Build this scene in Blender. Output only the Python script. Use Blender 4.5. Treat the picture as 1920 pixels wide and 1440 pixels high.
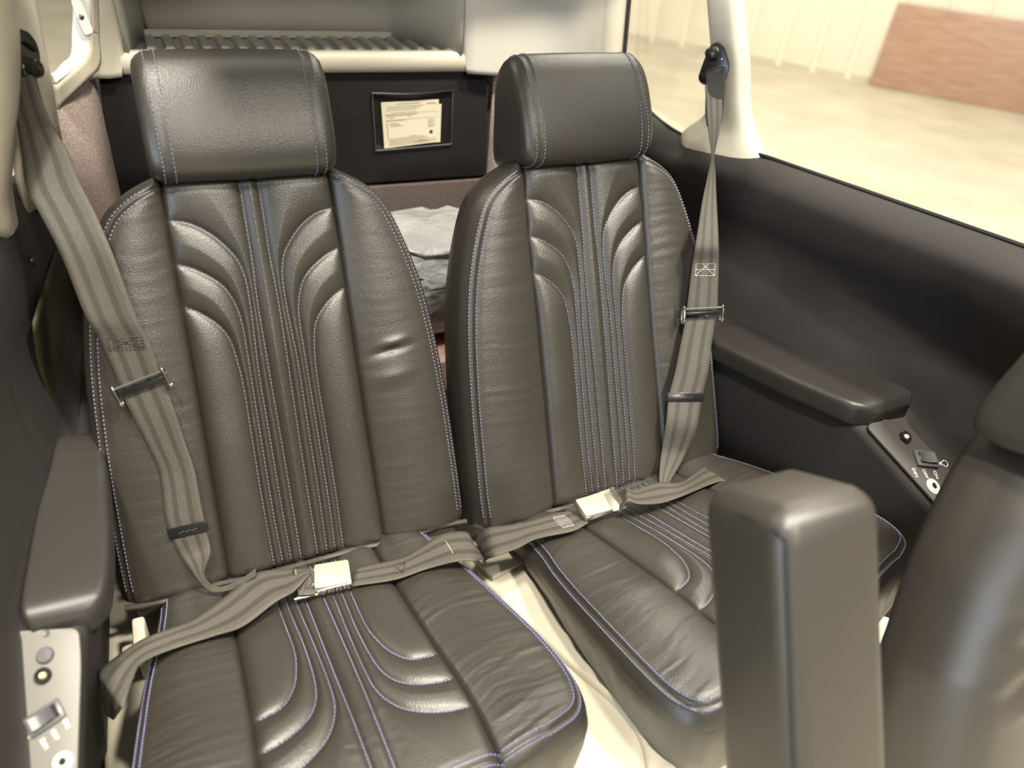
import bpy, bmesh, math, random
import numpy as np
from mathutils import Vector, Matrix

# ------------------------------------------------------------------ scene, camera, light
for o in list(bpy.data.objects):
    bpy.data.objects.remove(o, do_unlink=True)
scene = bpy.context.scene
COL = scene.collection
random.seed(4)
CZ = 2.0                                   # eye height above the hangar floor
PITCH, ROLL, YAW = math.radians(35), math.radians(6.35), math.radians(28.1)

cam_d = bpy.data.cameras.new('camera')
cam = bpy.data.objects.new('camera', cam_d)
COL.objects.link(cam)
_d = np.array([math.sin(YAW) * math.cos(PITCH), math.cos(YAW) * math.cos(PITCH), -math.sin(PITCH)])
_r0 = np.array([math.cos(YAW), -math.sin(YAW), 0.0])
_u0 = np.cross(_r0, _d)
_r = math.cos(ROLL) * _r0 + math.sin(ROLL) * _u0
_u = -math.sin(ROLL) * _r0 + math.cos(ROLL) * _u0
cam.matrix_world = Matrix(((_r[0], _u[0], -_d[0], 0), (_r[1], _u[1], -_d[1], 0),
                           (_r[2], _u[2], -_d[2], CZ), (0, 0, 0, 1)))
cam_d.sensor_width = 36.0
cam_d.lens = 1400.0 / 1920.0 * 36.0
cam_d.clip_start = 0.01
cam_d.clip_end = 200
cam_d.dof.use_dof = True
cam_d.dof.focus_distance = 1.12
cam_d.dof.aperture_fstop = 2.9
scene.camera = cam

world = bpy.data.worlds.new('hangar_air')
scene.world = world
world.use_nodes = True
bg = world.node_tree.nodes['Background']
bg.inputs[0].default_value = (1.0, 0.945, 0.83, 1)
bg.inputs[1].default_value = 0.17

def lamp(name, loc, target, power, sx, sy=None, col=(1, .925, .79)):
    l = bpy.data.lights.new(name, 'AREA')
    l.shape = 'RECTANGLE' if sy else 'DISK'
    l.size = sx; l.energy = power; l.color = col
    if sy: l.size_y = sy
    o = bpy.data.objects.new(name, l); COL.objects.link(o)
    o.location = loc
    o.rotation_euler = (Vector(target) - Vector(loc)).to_track_quat('-Z', 'Y').to_euler()
    return o
# high-bay lamps of the hangar, two added fill lamps and the open hangar door to the front left
lamp('hangar_lamp', (-.9, -1.0, 6.6), (-.8, -.8, 0), 350, .55)
lamp('hangar_lamp.001', (2.3, -1.1, 6.6), (2.2, -.9, 0), 390, .55)
lamp('hangar_lamp.002', (1.2, -5.2, 6.2), (1.1, -4.6, 0), 360, .55)
lamp('hangar_lamp.003', (4.6, 2.6, 6.8), (4.8, 3.0, 0), 165, .55)
lamp('hangar_lamp.004', (5.2, 6.4, 6.8), (5.8, 6.8, 0), 300, .55)
lamp('hangar_lamp.005', (-4.5, 4.5, 6.8), (-4.5, 5, 0), 170, .55)
lamp('added_pillar_fill', (4.6, -1.6, 6.6), (4.2, -1.2, 0), 90, .55)  # fill added to brighten the left pillar
lamp('added_bag_fill', (.35, .25, 6.8), (.4, .4, 0), 210, .55)  # fill added to brighten the bag behind the seats
lamp('hangar_door_daylight', (-7.5, -5.5, 3.0), (0, .6, 1.3), 480, 6.0, 4.0, (.74, .86, 1.0))

vs = scene.view_settings
vs.view_transform = 'Standard'
vs.look = 'None'
vs.gamma = 1.0
vs.use_curve_mapping = False
vs.exposure = 0.32

# ------------------------------------------------------------------ helpers
def W(x, y, z):
    return (x, y, z + CZ)

def wmat(o):
    m = o.matrix_basis.copy()
    while o.parent:
        o = o.parent
        m = o.matrix_basis @ m
    return m

def tag(o, label=None, cat=None, group=None, kind=None):
    if label: o['label'] = label
    if cat: o['category'] = cat
    if group: o['group'] = group
    if kind: o['kind'] = kind
    return o

def empty(name, loc, rotz=0.0):
    o = bpy.data.objects.new(name, None)
    o.empty_display_size = 0.05
    COL.objects.link(o)
    o.location = loc
    o.rotation_euler = (0, 0, rotz)
    return o

def mesh_from(name, verts, faces, mat, uv=None, sharp=40):
    me = bpy.data.meshes.new(name)
    me.from_pydata([tuple(map(float, v)) for v in verts], [], [tuple(map(int, f)) for f in faces])
    me.validate()
    me.polygons.foreach_set('use_smooth', [True] * len(me.polygons))
    if uv is not None:
        lay = me.uv_layers.new(name='UVMap')
        vi = np.zeros(len(me.loops), dtype=np.int32)
        me.loops.foreach_get('vertex_index', vi)
        lay.data.foreach_set('uv', np.asarray(uv, dtype=np.float32)[vi].ravel())
    if mat: me.materials.append(mat)
    me.update()
    if sharp:
        me.set_sharp_from_angle(angle=math.radians(sharp))
    return me

def link(name, me, parent=None, loc=(0, 0, 0), rot=(0, 0, 0)):
    o = bpy.data.objects.new(name, me)
    COL.objects.link(o)
    o.location = loc
    o.rotation_euler = rot
    if parent: o.parent = parent
    return o

def wobj(name, verts, faces, mat, parent=None, uv=None, sharp=40):
    """object from vertices in world space; stored in the frame of its parent"""
    if parent:
        inv = np.array(wmat(parent).inverted())
        v = np.asarray(verts, float)
        verts = v @ inv[:3, :3].T + inv[:3, 3]
    return link(name, mesh_from(name, verts, faces, mat, uv, sharp), parent)

def lobj(name, verts, faces, mat, parent=None, loc=(0, 0, 0), rot=(0, 0, 0), sharp=40):
    return link(name, mesh_from(name, verts, faces, mat, None, sharp), parent, loc, rot)

def grid_faces(nv, nu, off=0, wrap=False):
    f = []
    for j in range(nv - 1):
        for i in range(nu if wrap else nu - 1):
            a = off + j * nu + i; b = off + j * nu + (i + 1) % nu
            f.append((a, b, b + nu, a + nu))
    return f

def cr(pts, n):
    """Catmull-Rom resample of a polyline, n points"""
    P = np.asarray(pts, float)
    P = np.vstack([2 * P[0] - P[1], P, 2 * P[-1] - P[-2]])
    m = len(P) - 3
    out = []
    for q in np.linspace(0, m, n):
        i = min(int(q), m - 1); t = q - i
        p0, p1, p2, p3 = P[i:i + 4]
        out.append(.5 * ((2 * p1) + (p2 - p0) * t + (2 * p0 - 5 * p1 + 4 * p2 - p3) * t * t + (3 * p1 - p0 - 3 * p2 + p3) * t ** 3))
    return np.array(out)

def resample(P, n):
    P = np.asarray(P, float)
    L = np.r_[0, np.cumsum(np.linalg.norm(np.diff(P, axis=0), axis=1))]
    q = np.linspace(0, L[-1], n)
    return np.stack([np.interp(q, L, P[:, k]) for k in range(P.shape[1])], 1)

def basis(c, x, y=None, n=None):
    """4x4 frame: x axis, normal n"""
    x = Vector(x).normalized(); n = Vector(n).normalized()
    y = n.cross(x).normalized(); n = x.cross(y)
    m = Matrix.Identity(4)
    for i in range(3):
        m[i][0] = x[i]; m[i][1] = y[i]; m[i][2] = n[i]; m[i][3] = c[i]
    return m

def xf(M, verts):
    M = np.array(M); v = np.asarray(verts, float)
    return v @ M[:3, :3].T + M[:3, 3]

def rbox(sx, sy, sz, r=.004, seg=2, c=(0, 0, 0)):
    """bevelled box, centred, as verts/faces"""
    bm = bmesh.new()
    bmesh.ops.create_cube(bm, size=1.0)
    for v in bm.verts:
        v.co = Vector((v.co.x * sx, v.co.y * sy, v.co.z * sz))
    if r > 0:
        bmesh.ops.bevel(bm, geom=bm.edges[:], offset=min(r, .49 * min(sx, sy, sz)), segments=seg, profile=.5, affect='EDGES')
    bm.verts.index_update()
    v = [tuple(np.array(x.co) + c) for x in bm.verts]
    f = [tuple(x.index for x in p.verts) for p in bm.faces]
    bm.free()
    return v, f

def prism(poly, h, r=.0, seg=2):
    """extruded polygon in xy from z=0 to h, top edges bevelled"""
    bm = bmesh.new()
    vs_ = [bm.verts.new((p[0], p[1], 0)) for p in poly]
    f = bm.faces.new(vs_)
    if f.normal.z > 0: f.normal_flip()
    e = bmesh.ops.extrude_face_region(bm, geom=[f])
    nv = [x for x in e['geom'] if isinstance(x, bmesh.types.BMVert)]
    for v in nv: v.co.z += h
    bmesh.ops.recalc_face_normals(bm, faces=bm.faces[:])
    if r > 0:
        es = [x for x in bm.edges if all(v.co.z > h * .99 for v in x.verts)]
        bmesh.ops.bevel(bm, geom=es, offset=r, segments=seg, profile=.5, affect='EDGES')
    bm.verts.index_update()
    v = [tuple(x.co) for x in bm.verts]
    fc = [tuple(x.index for x in p.verts) for p in bm.faces]
    bm.free()
    return v, fc

def lathe(prof, n=28):
    """profile (r,z) about z"""
    V, F = [], []
    for (r, z) in prof:
        for i in range(n):
            a = 2 * math.pi * i / n
            V.append((r * math.cos(a), r * math.sin(a), z))
    m = len(prof)
    for j in range(m - 1):
        for i in range(n):
            F.append((j * n + i, j * n + (i + 1) % n, (j + 1) * n + (i + 1) % n, (j + 1) * n + i))
    F.append(tuple(range(n - 1, -1, -1))); F.append(tuple((m - 1) * n + i for i in range(n)))
    return V, F

def tube(path, r, n=8, closed=False):
    P = np.asarray(path, float); m = len(P)
    V, F = [], []
    prev = None
    for i in range(m):
        if closed: t = P[(i + 1) % m] - P[i - 1]
        else: t = P[min(i + 1, m - 1)] - P[max(i - 1, 0)]
        t = t / (np.linalg.norm(t) + 1e-12)
        if prev is None:
            a = np.array([0, 0, 1.]) if abs(t[2]) < .9 else np.array([1., 0, 0])
            x = np.cross(t, a)
        else:
            x = prev - t * (prev @ t)
        x /= np.linalg.norm(x) + 1e-12
        prev = x
        y = np.cross(t, x)
        rr = r[i] if hasattr(r, '__len__') else r
        for k in range(n):
            a = 2 * math.pi * k / n
            V.append(P[i] + rr * (math.cos(a) * x + math.sin(a) * y))
    for i in range(m if closed else m - 1):
        for k in range(n):
            a = i * n + k; b = i * n + (k + 1) % n
            j = (i + 1) % m
            F.append((a, b, j * n + (k + 1) % n, j * n + k))
    if not closed:
        F.append(tuple(range(n - 1, -1, -1))); F.append(tuple((m - 1) * n + k for k in range(n)))
    return V, F

def merge(*parts):
    V, F = [], []
    for v, f in parts:
        o = len(V); V += [tuple(p) for p in v]
        F += [tuple(i + o for i in q) for q in f]
    return V, F

def loft(rows, closed_u=False, caps=False):
    """rows of equal-length point lists -> surface"""
    R = np.asarray(rows, float); nv, nu = R.shape[:2]
    V = R.reshape(-1, 3).tolist()
    F = grid_faces(nv, nu, 0, closed_u)
    if caps:
        F.append(tuple(range(nu - 1, -1, -1))); F.append(tuple((nv - 1) * nu + i for i in range(nu)))
    return V, F

def solid(o, t, offset=-1):
    m = o.modifiers.new('thickness', 'SOLIDIFY'); m.thickness = t; m.offset = offset
    return o

def hashn(ix, iy):
    v = np.sin(ix * 127.1 + iy * 311.7) * 43758.5453
    return v - np.floor(v)

def vnoise(x, y):
    x = np.asarray(x, float); y = np.asarray(y, float)
    x, y = np.broadcast_arrays(x, y)
    ix, iy = np.floor(x), np.floor(y); fx, fy = x - ix, y - iy
    fx = fx * fx * (3 - 2 * fx); fy = fy * fy * (3 - 2 * fy)
    return (hashn(ix, iy) * (1 - fx) + hashn(ix + 1, iy) * fx) * (1 - fy) + (hashn(ix, iy + 1) * (1 - fx) + hashn(ix + 1, iy + 1) * fx) * fy

# ------------------------------------------------------------------ materials
def M(name, col, rough=.5, metal=0., spec=.5, coat=0.):
    m = bpy.data.materials.new(name); m.use_nodes = True
    b = m.node_tree.nodes['Principled BSDF']
    b.inputs['Base Color'].default_value = (*col, 1)
    b.inputs['Roughness'].default_value = rough
    b.inputs['Metallic'].default_value = metal
    b.inputs['Specular IOR Level'].default_value = spec
    b.inputs['Coat Weight'].default_value = coat
    return m

def nodes(m):
    return m.node_tree, m.node_tree.nodes, m.node_tree.links, m.node_tree.nodes['Principled BSDF']

def add_bump(m, kind, scale, strength, dist, coords='Object', detail=3):
    nt, N, L, b = nodes(m)
    tc = N.new('ShaderNodeTexCoord')
    t = N.new('ShaderNodeTexVoronoi' if kind == 'voronoi' else 'ShaderNodeTexNoise')
    t.inputs['Scale'].default_value = scale
    if kind == 'noise': t.inputs['Detail'].default_value = detail
    L.new(tc.outputs[coords], t.inputs['Vector'])
    bp = N.new('ShaderNodeBump')
    bp.inputs['Strength'].default_value = strength
    bp.inputs['Distance'].default_value = dist
    L.new(t.outputs['Distance' if kind == 'voronoi' else 'Fac'], bp.inputs['Height'])
    prev = b.inputs['Normal'].links[0].from_socket if b.inputs['Normal'].is_linked else None
    if prev: L.new(prev, bp.inputs['Normal'])
    L.new(bp.outputs['Normal'], b.inputs['Normal'])
    return t

def add_mottle(m, c1, c2, scale, lo=.35, hi=.65, detail=4, stretch=None):
    nt, N, L, b = nodes(m)
    tc = N.new('ShaderNodeTexCoord')
    t = N.new('ShaderNodeTexNoise'); t.inputs['Scale'].default_value = scale; t.inputs['Detail'].default_value = detail
    if stretch:
        mp = N.new('ShaderNodeMapping'); mp.inputs['Scale'].default_value = stretch
        L.new(tc.outputs['Object'], mp.inputs['Vector']); L.new(mp.outputs[0], t.inputs['Vector'])
    else:
        L.new(tc.outputs['Object'], t.inputs['Vector'])
    r = N.new('ShaderNodeValToRGB')
    r.color_ramp.elements[0].position = lo; r.color_ramp.elements[0].color = (*c1, 1)
    r.color_ramp.elements[1].position = hi; r.color_ramp.elements[1].color = (*c2, 1)
    L.new(t.outputs['Fac'], r.inputs[0]); L.new(r.outputs[0], b.inputs['Base Color'])

leather = M('black_leather', (.029, .0252, .020), .40, spec=.85)
add_bump(leather, 'voronoi', 600, .38, .0006)
add_bump(leather, 'noise', 45, .05, .0012)
near_leather = M('smooth_black_leather', (.030, .026, .021), .45, spec=.8)
add_bump(near_leather, 'noise', 40, .15, .002)
thread = M('blue_grey_thread', (.15, .15, .215), .6)
thread_blue = M('blue_thread', (.145, .155, .29), .6)
thread_grey = M('grey_thread', (.22, .20, .25), .6)
piping_m = M('worn_piping_leather', (.045, .04, .033), .42)
carpet = M('taupe_carpet', (.17, .135, .125), .95, spec=.1)
add_mottle(carpet, (.065, .05, .048), (.165, .13, .118), 420)
add_bump(carpet, 'noise', 700, .9, .002)
carpet_light = M('light_taupe_carpet', (.33, .27, .25), .95, spec=.1)
add_mottle(carpet_light, (.22, .17, .155), (.46, .38, .35), 380)
add_bump(carpet_light, 'noise', 700, .9, .002)
carpet_black = M('black_carpet', (.017, .016, .017), .9, spec=.15)
add_bump(carpet_black, 'noise', 800, .6, .0015)
vinyl = M('charcoal_side_lining', (.024, .0215, .0205), .7, spec=.25)
add_bump(vinyl, 'noise', 900, .35, .0006)
olive = M('dark_olive_tone', (.016, .0155, .005), .6, spec=.35)
pad_m = M('charcoal_armrest_vinyl', (.026, .0238, .022), .40, spec=.5)
add_bump(pad_m, 'noise', 700, .2, .0005)
cream = M('cream_painted_composite', (.52, .485, .39), .42, spec=.4)
add_bump(cream, 'noise', 9, .12, .006)
white = M('white_gloss_paint', (.83, .81, .75), .25, spec=.5)
shell_shaded = M('matte_grey_shell_shaded', (.34, .325, .285), .6, spec=.3)  # shell in the recess, its shade put into a darker colour
shell_lit = M('pale_grey_shell_lit', (.50, .475, .42), .55, spec=.3)  # same shell outside the recess, lighter to look lit
metal_deck = M('grey_ribbed_deck', (.30, .30, .29), .4, metal=.3)
grey_plate = M('grey_console_plate', (.16, .155, .14), .45, spec=.4)
dark_plate = M('charcoal_console_plate', (.055, .05, .047), .5, spec=.4)
black_pl = M('black_plastic', (.012, .012, .012), .28, spec=.5)
dark_pl = M('dark_grey_plastic', (.09, .09, .095), .35, spec=.5)
chrome = M('bright_steel', (.75, .72, .66), .16, metal=1)
steel = M('brushed_steel', (.70, .66, .56), .32, metal=1)
ivory = M('ivory_plastic', (.70, .64, .50), .35)
lever_m = M('worn_buckle_lever', (.40, .375, .30), .42, metal=.35)
print_w = M('white_print', (.75, .74, .68), .6)
print_g = M('grey_ink', (.42, .38, .29), .8)
print_d = M('dark_ink', (.05, .06, .09), .8)
paper_m = M('cream_paper', (.80, .74, .60), .8, spec=.2)
rubber = M('black_rubber_seal', (.012, .012, .012), .6)
lens_m = M('amber_lens', (.85, .70, .38), .2)
concrete = M('pale_concrete', (.55, .50, .39), .55, spec=.35)
add_mottle(concrete, (.47, .43, .335), (.60, .55, .43), 1.6, .3, .7, 5)
sheet = M('cream_wall_sheet', (.84, .79, .64), .45, spec=.3)
wood = M('brown_wood_grain_laminate', (.36, .21, .14), .45)
add_mottle(wood, (.35, .20, .135), (.50, .33, .235), 3.0, .3, .72, 6, (1.2, 1.2, 22))
plastic_w = M('white_plastic_film', (.62, .63, .64), .22, spec=.5)
add_bump(plastic_w, 'noise', 30, .9, .012, detail=6)
card = M('printed_cardboard', (.42, .22, .17), .7)
add_mottle(card, (.50, .38, .30), (.36, .13, .10), 14, .45, .55)
bag_black = M('black_vinyl_bag', (.012, .012, .013), .3)

web = M('taupe_seat_belt_webbing', (.13, .12, .10), .62, spec=.3)
def webbing():
    nt, N, L, b = nodes(web)
    uv = N.new('ShaderNodeUVMap'); uv.uv_map = 'UVMap'
    sp = N.new('ShaderNodeSeparateXYZ'); L.new(uv.outputs[0], sp.inputs[0])
    r = N.new('ShaderNodeValToRGB'); r.color_ramp.interpolation = 'EASE'
    e = r.color_ramp.elements
    cols = [(0, .128), (.22, .128), (.25, .082), (.36, .082), (.39, .138), (.61, .138), (.64, .082), (.75, .082), (.78, .128), (1, .128)]
    e[0].position = 0; e[0].color = (.128, .116, .098, 1)
    e[1].position = 1; e[1].color = (.128, .116, .098, 1)
    for p, v in cols[1:-1]:
        q = e.new(p); q.color = (v, v * .91, v * .77, 1)
    L.new(sp.outputs[1], r.inputs[0])
    tc = N.new('ShaderNodeTexCoord')
    nz = N.new('ShaderNodeTexNoise'); nz.inputs['Scale'].default_value = 900; nz.inputs['Detail'].default_value = 2
    L.new(tc.outputs['Object'], nz.inputs['Vector'])
    mx = N.new('ShaderNodeMix'); mx.data_type = 'RGBA'; mx.blend_type = 'MULTIPLY'; mx.inputs[0].default_value = .7
    L.new(r.outputs[0], mx.inputs[6]); L.new(nz.outputs['Fac'], mx.inputs[7]); L.new(mx.outputs[2], b.inputs['Base Color'])
    # woven ribs across the strap
    mu = N.new('ShaderNodeMath'); mu.operation = 'MULTIPLY'; mu.inputs[1].default_value = 2800
    L.new(sp.outputs[0], mu.inputs[0])
    mv = N.new('ShaderNodeMath'); mv.operation = 'MULTIPLY_ADD'; mv.inputs[1].default_value = 60
    L.new(sp.outputs[1], mv.inputs[0]); L.new(mu.outputs[0], mv.inputs[2])
    sn = N.new('ShaderNodeMath'); sn.operation = 'SINE'; L.new(mv.outputs[0], sn.inputs[0])
    bp = N.new('ShaderNodeBump'); bp.inputs['Strength'].default_value = .5; bp.inputs['Distance'].default_value = .0004
    L.new(sn.outputs[0], bp.inputs['Height']); L.new(bp.outputs[0], b.inputs['Normal'])
webbing()
web_dark = M('black_webbing', (.016, .015, .014), .7, spec=.25)

glass = bpy.data.materials.new('clear_acrylic'); glass.use_nodes = True
def mkglass():
    nt = glass.node_tree; N = nt.nodes; L = nt.links
    N.remove(N['Principled BSDF'])
    t = N.new('ShaderNodeBsdfTransparent'); t.inputs[0].default_value = (.97, .97, .96, 1)
    g = N.new('ShaderNodeBsdfGlossy'); g.inputs['Roughness'].default_value = .03
    mx = N.new('ShaderNodeMixShader'); mx.inputs[0].default_value = .05
    L.new(t.outputs[0], mx.inputs[1]); L.new(g.outputs[0], mx.inputs[2])
    L.new(mx.outputs[0], N['Material Output'].inputs[0])
mkglass()

# ------------------------------------------------------------------ hangar
v, f = rbox(60, 60, .2, 0, c=(0, 0, -.1))
tag(wobj('floor', v, f, concrete), 'pale concrete hangar floor seen past the cabin sill', 'floor', kind='structure')

HD = np.array([.6165, -.7873, 0.]); HN = np.array([-.7873, -.6165, 0.])      # along the wall, out of the wall
H0 = np.array([8.80, 7.40, 0.])
hw = empty('wall_hangar', tuple(H0))
tag(hw, 'cream corrugated sheet wall of the hangar', 'wall', kind='structure')
Mw = basis(H0, HD, n=HN)
v, f = rbox(40, 6, .05, 0, c=(-10, 3, -.06))
wobj('backing_sheet', xf(Mw, [(a, b, c) for a, b, c in v]), f, sheet, hw)
pv, pf = rbox(.40, 5.9, .05, .016, 2)
pm = mesh_from('wall_panel', pv, pf, sheet)
rot = Mw.to_euler()
for k in range(64):
    p = link('panel', pm, hw)
    q = Vector((-24.0 + k * .46, 3.0, -.02))
    p.matrix_basis = Matrix.Translation((Mw.to_3x3() @ q)) @ Mw.to_3x3().to_4x4()

def rounded(poly, r, n=5):
    out = []
    m = len(poly)
    P = [np.array(p, float) for p in poly]
    rr = r if hasattr(r, '__len__') else [r] * m
    for i in range(m):
        a, b, c = P[i - 1], P[i], P[(i + 1) % m]
        ra = min(rr[i], .45 * np.linalg.norm(a - b), .45 * np.linalg.norm(c - b))
        if ra <= 1e-6: out.append(tuple(b)); continue
        p = b + (a - b) / np.linalg.norm(a - b) * ra; q = b + (c - b) / np.linalg.norm(c - b) * ra
        for k in range(n + 1):
            t = k / n
            out.append(tuple((1 - t) ** 2 * p + 2 * t * (1 - t) * b + t * t * q))
    return out

lean = Vector((0, math.cos(math.radians(6)), -math.sin(math.radians(6))))
Mb = basis(H0 + HN * .12, HD, n=(Vector(HN) * math.cos(math.radians(5)) + Vector((0, 0, 1)) * math.sin(math.radians(5))))
v, f = prism(rounded([(0, .003), (2.5, .003), (2.5, .975), (0, .975)], [.01, .02, .03, .03]), .02, .002)
tag(wobj('wood_board', xf(Mb, v), f, wood), 'large brown wood-grain board leaning on the hangar wall', 'board')

# ------------------------------------------------------------------ cabin side linings
def itp(tab, y):
    t = sorted(tab)
    return float(np.interp(y, [a for a, b in t], [b for a, b in t]))

XS_R = [(.05, 1.24), (.3, 1.20), (.45, 1.085), (.55, 1.058), (.8, 1.033), (1.03, 1.008), (1.2, .987), (1.35, .972), (1.47, .945)]
ZS_R = [(.05, -.355), (.55, -.370), (1.03, -.402), (1.2, -.43), (1.3, -.425), (1.38, -.405), (1.47, -.33)]
XA_R = [(.05, 1.23), (.3, 1.19), (.45, 1.090), (.58, 1.032), (.816, .955), (1.0, .915), (1.2, .88), (1.47, .85)]
XI_R = [(.05, 1.20), (.3, 1.15), (.40, 1.01), (.448, .975), (.575, .918), (.815, .858), (.9, .845), (1.0, .85), (1.2, .86), (1.47, .84)]
ZH_R = [(.05, -.98), (.448, -.742), (.572, -.667), (.6, -.662), (1.47, -.69)]
rows = []
for y in [.05, .2, .35, .448, .51, .56, .575, .6, .7, .8, .9, 1.0, 1.1, 1.2, 1.28, 1.35, 1.41, 1.47]:
    xs, zs, xa, xi, zh = (itp(t, y) for t in (XS_R, ZS_R, XA_R, XI_R, ZH_R))
    sec = [(xs + .03, zs - .05), (xs + .022, zs - .008), (xs + .008, zs), (xs - .006, zs - .003), (xs - .026, zs - .011), (xs - .046, zs - .024), (xs - .057, zs - .042)]
    for k in (.25, .5, .75):
        a, b = (xs - .060, zs - .07), (xa, zh + .03)
        sec.append((a[0] + (b[0] - a[0]) * k + .055 * math.sin(math.pi * k), a[1] + (b[1] - a[1]) * k))
    sec += [(xa, zh + .03), (xa - .004, zh + .008), (xa - .016, zh), ((xa + xi) / 2, zh), (xi + .012, zh), (xi + .003, zh - .004), (xi, zh - .014), (xi + .006, -.8 if zh > -.78 else zh - .03), (xi + .02, -1.0 if zh > -.95 else zh - .06)]
    rows.append([W(x, y, z) for x, z in sec])
v, f = loft(rows)
wr = solid(wobj('wall_right', v, f, vinyl, sharp=0), .012, 1)
tag(wr, 'dark padded cabin side lining below the right windows', 'side lining', kind='structure')
sil = cr([W(itp(XS_R, y) + .006, y, itp(ZS_R, y) + .001) for y in np.linspace(.06, 1.46, 24)], 90)
v, f = tube(sil, .0032, 6)
wobj('sill_seal', v, f, rubber, wr)
v, f = lathe([(.0001, .002), (.004, .002), (.0055, .0), (.0055, -.002)], 14)
wobj('screw', xf(basis(W(.968, 1.085, -.475), (0, 1, 0), n=(-1, -.2, .3)), v), f, black_pl, wr)

XS_L = [(.05, -.33), (.5, -.275), (.8, -.225), (1.03, -.185), (1.2, -.16), (1.47, -.125)]
ZS_L = [(.05, -.36), (.55, -.37), (1.03, -.40), (1.2, -.42), (1.47, -.42)]
XA_L = [(.05, -.215), (.48, -.212), (.611, -.207), (.72, -.196), (.834, -.180), (.9, -.172), (1.0, -.163), (1.2, -.145), (1.47, -.115)]
XI_L = [(.05, -.19), (.479, -.160), (.594, -.146), (.62, -.136), (.86, -.127), (.9, -.132), (1.0, -.145), (1.2, -.135), (1.47, -.105)]
ZH_L = [(.05, -.95), (.48, -.742), (.605, -.682), (.63, -.678), (1.47, -.70)]
rows = []
for y in [.05, .2, .35, .48, .55, .6, .62, .7, .8, .87, .95, 1.05, 1.15, 1.25, 1.35, 1.47]:
    xs, zs, xa, xi, zh = (itp(t, y) for t in (XS_L, ZS_L, XA_L, XI_L, ZH_L))
    sec = [(xs - .03, zs - .05), (xs - .02, zs - .008), (xs - .008, zs), (xs + .004, zs - .004), (xs + .012, zs - .016), (xs + .018, zs - .04), (xs + .022, zs - .075)]
    for k in (.25, .5, .75):
        a, b = (xs + .022, zs - .09), (xa, zh + .03)
        sec.append((a[0] + (b[0] - a[0]) * k - .012 * math.sin(math.pi * k), a[1] + (b[1] - a[1]) * k))
    sec += [(xa, zh + .03), (xa + .003, zh + .008), (xa + .012, zh), ((xa + xi) / 2, zh), (xi - .010, zh), (xi - .003, zh - .004), (xi, zh - .014), (xi - .022, -.8 if zh > -.78 else zh - .03), (xi - .045, -1.0 if zh > -.95 else zh - .06)]
    rows.append([W(x, y, z) for x, z in sec])
v, f = loft(rows)
f = [tuple(reversed(q)) for q in f]
wl = solid(wobj('wall_left', v, f, vinyl, sharp=0), .012, 1)
tag(wl, 'dark padded cabin side lining beside the left seat', 'side lining', kind='structure')
v, f = lathe([(.0001, .002), (.004, .002), (.0055, .0), (.0055, -.002)], 14)
wobj('screw', xf(basis(W(-.160, 1.03, -.474), (0, 1, 0), n=(1, -.3, .3)), v), f, black_pl, wl)
# thin dark olive sheet on the lining behind the left armrest
rows = []
for y in np.linspace(.95, 1.22, 10):
    rows.append([W(itp(XA_L, y) + .003 - .010 * math.sin(math.pi * q), y, -.52 - .165 * q) for q in np.linspace(0, 1, 12)])
v, f = loft(rows)
solid(wobj('olive_sheet', v, [tuple(reversed(q)) for q in f], olive, wl, sharp=0), .004, 1)

# ------------------------------------------------------------------ seat pan and luggage floor
pan = empty('trim_1', W(.38, .6, -1.1))
tag(pan, 'cream moulded cabin floor and tunnel under the rear seats', 'floor moulding', kind='structure')
v, f = rbox(1.08, .72, .16, .02, 3)
wobj('seat_pan', [W(a + .36, b + .68, c - 1.012) for a, b, c in v], f, cream, pan)
tun = [(.335, .76), (.352, .70), (.385, .60), (.418, .50), (.44, .45), (.452, .41), (.45, .37), (.43, .33), (.60, .33), (.60, .45), (.56, .50), (.50, .62), (.455, .73), (.45, .76)]
v, f = prism(rounded(tun, .03, 4), .016, .006, 3)
wobj('tunnel_moulding', [W(a, b, c - .934) for a, b, c in v], f, cream, pan)
v, f = prism(rounded([(.352, .735), (.367, .680), (.449, .700), (.438, .742), (.425, .742), (.425, .752), (.400, .752), (.400, .738)], .004, 2), .008, .002, 2)
wobj('access_cover', [W(a, b, c - .918) for a, b, c in v], f, cream, pan)
v, f = prism(rounded([(.40, .80), (.40, .98), (.47, .98), (.47, .80)], .012, 3), .02, .006)
wobj('hinge_cover', [W(a, b, c - .965) for a, b, c in v], f, cream, pan)
v, f = lathe([(.0001, .004), (.003, .004), (.004, 0)], 10)
wobj('rivet', [W(a + .43, b + .86, c - .945) for a, b, c in v], f, steel, pan)
v, f = merge(rbox(.016, .05, .09, .004, 2), rbox(.03, .02, .02, .006, 2, (-.008, -.02, .03)))
wobj('seat_bracket', [W(a - .121, b + .725, c - .91) for a, b, c in v], f, cream, pan)

v, f = rbox(1.05, .62, .03, .004, 1)
tag(wobj('trim_2', [W(a + .38, b + 1.30, c - .985) for a, b, c in v], f, carpet), 'taupe carpeted luggage floor behind the seats', 'floor', kind='structure')

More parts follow.
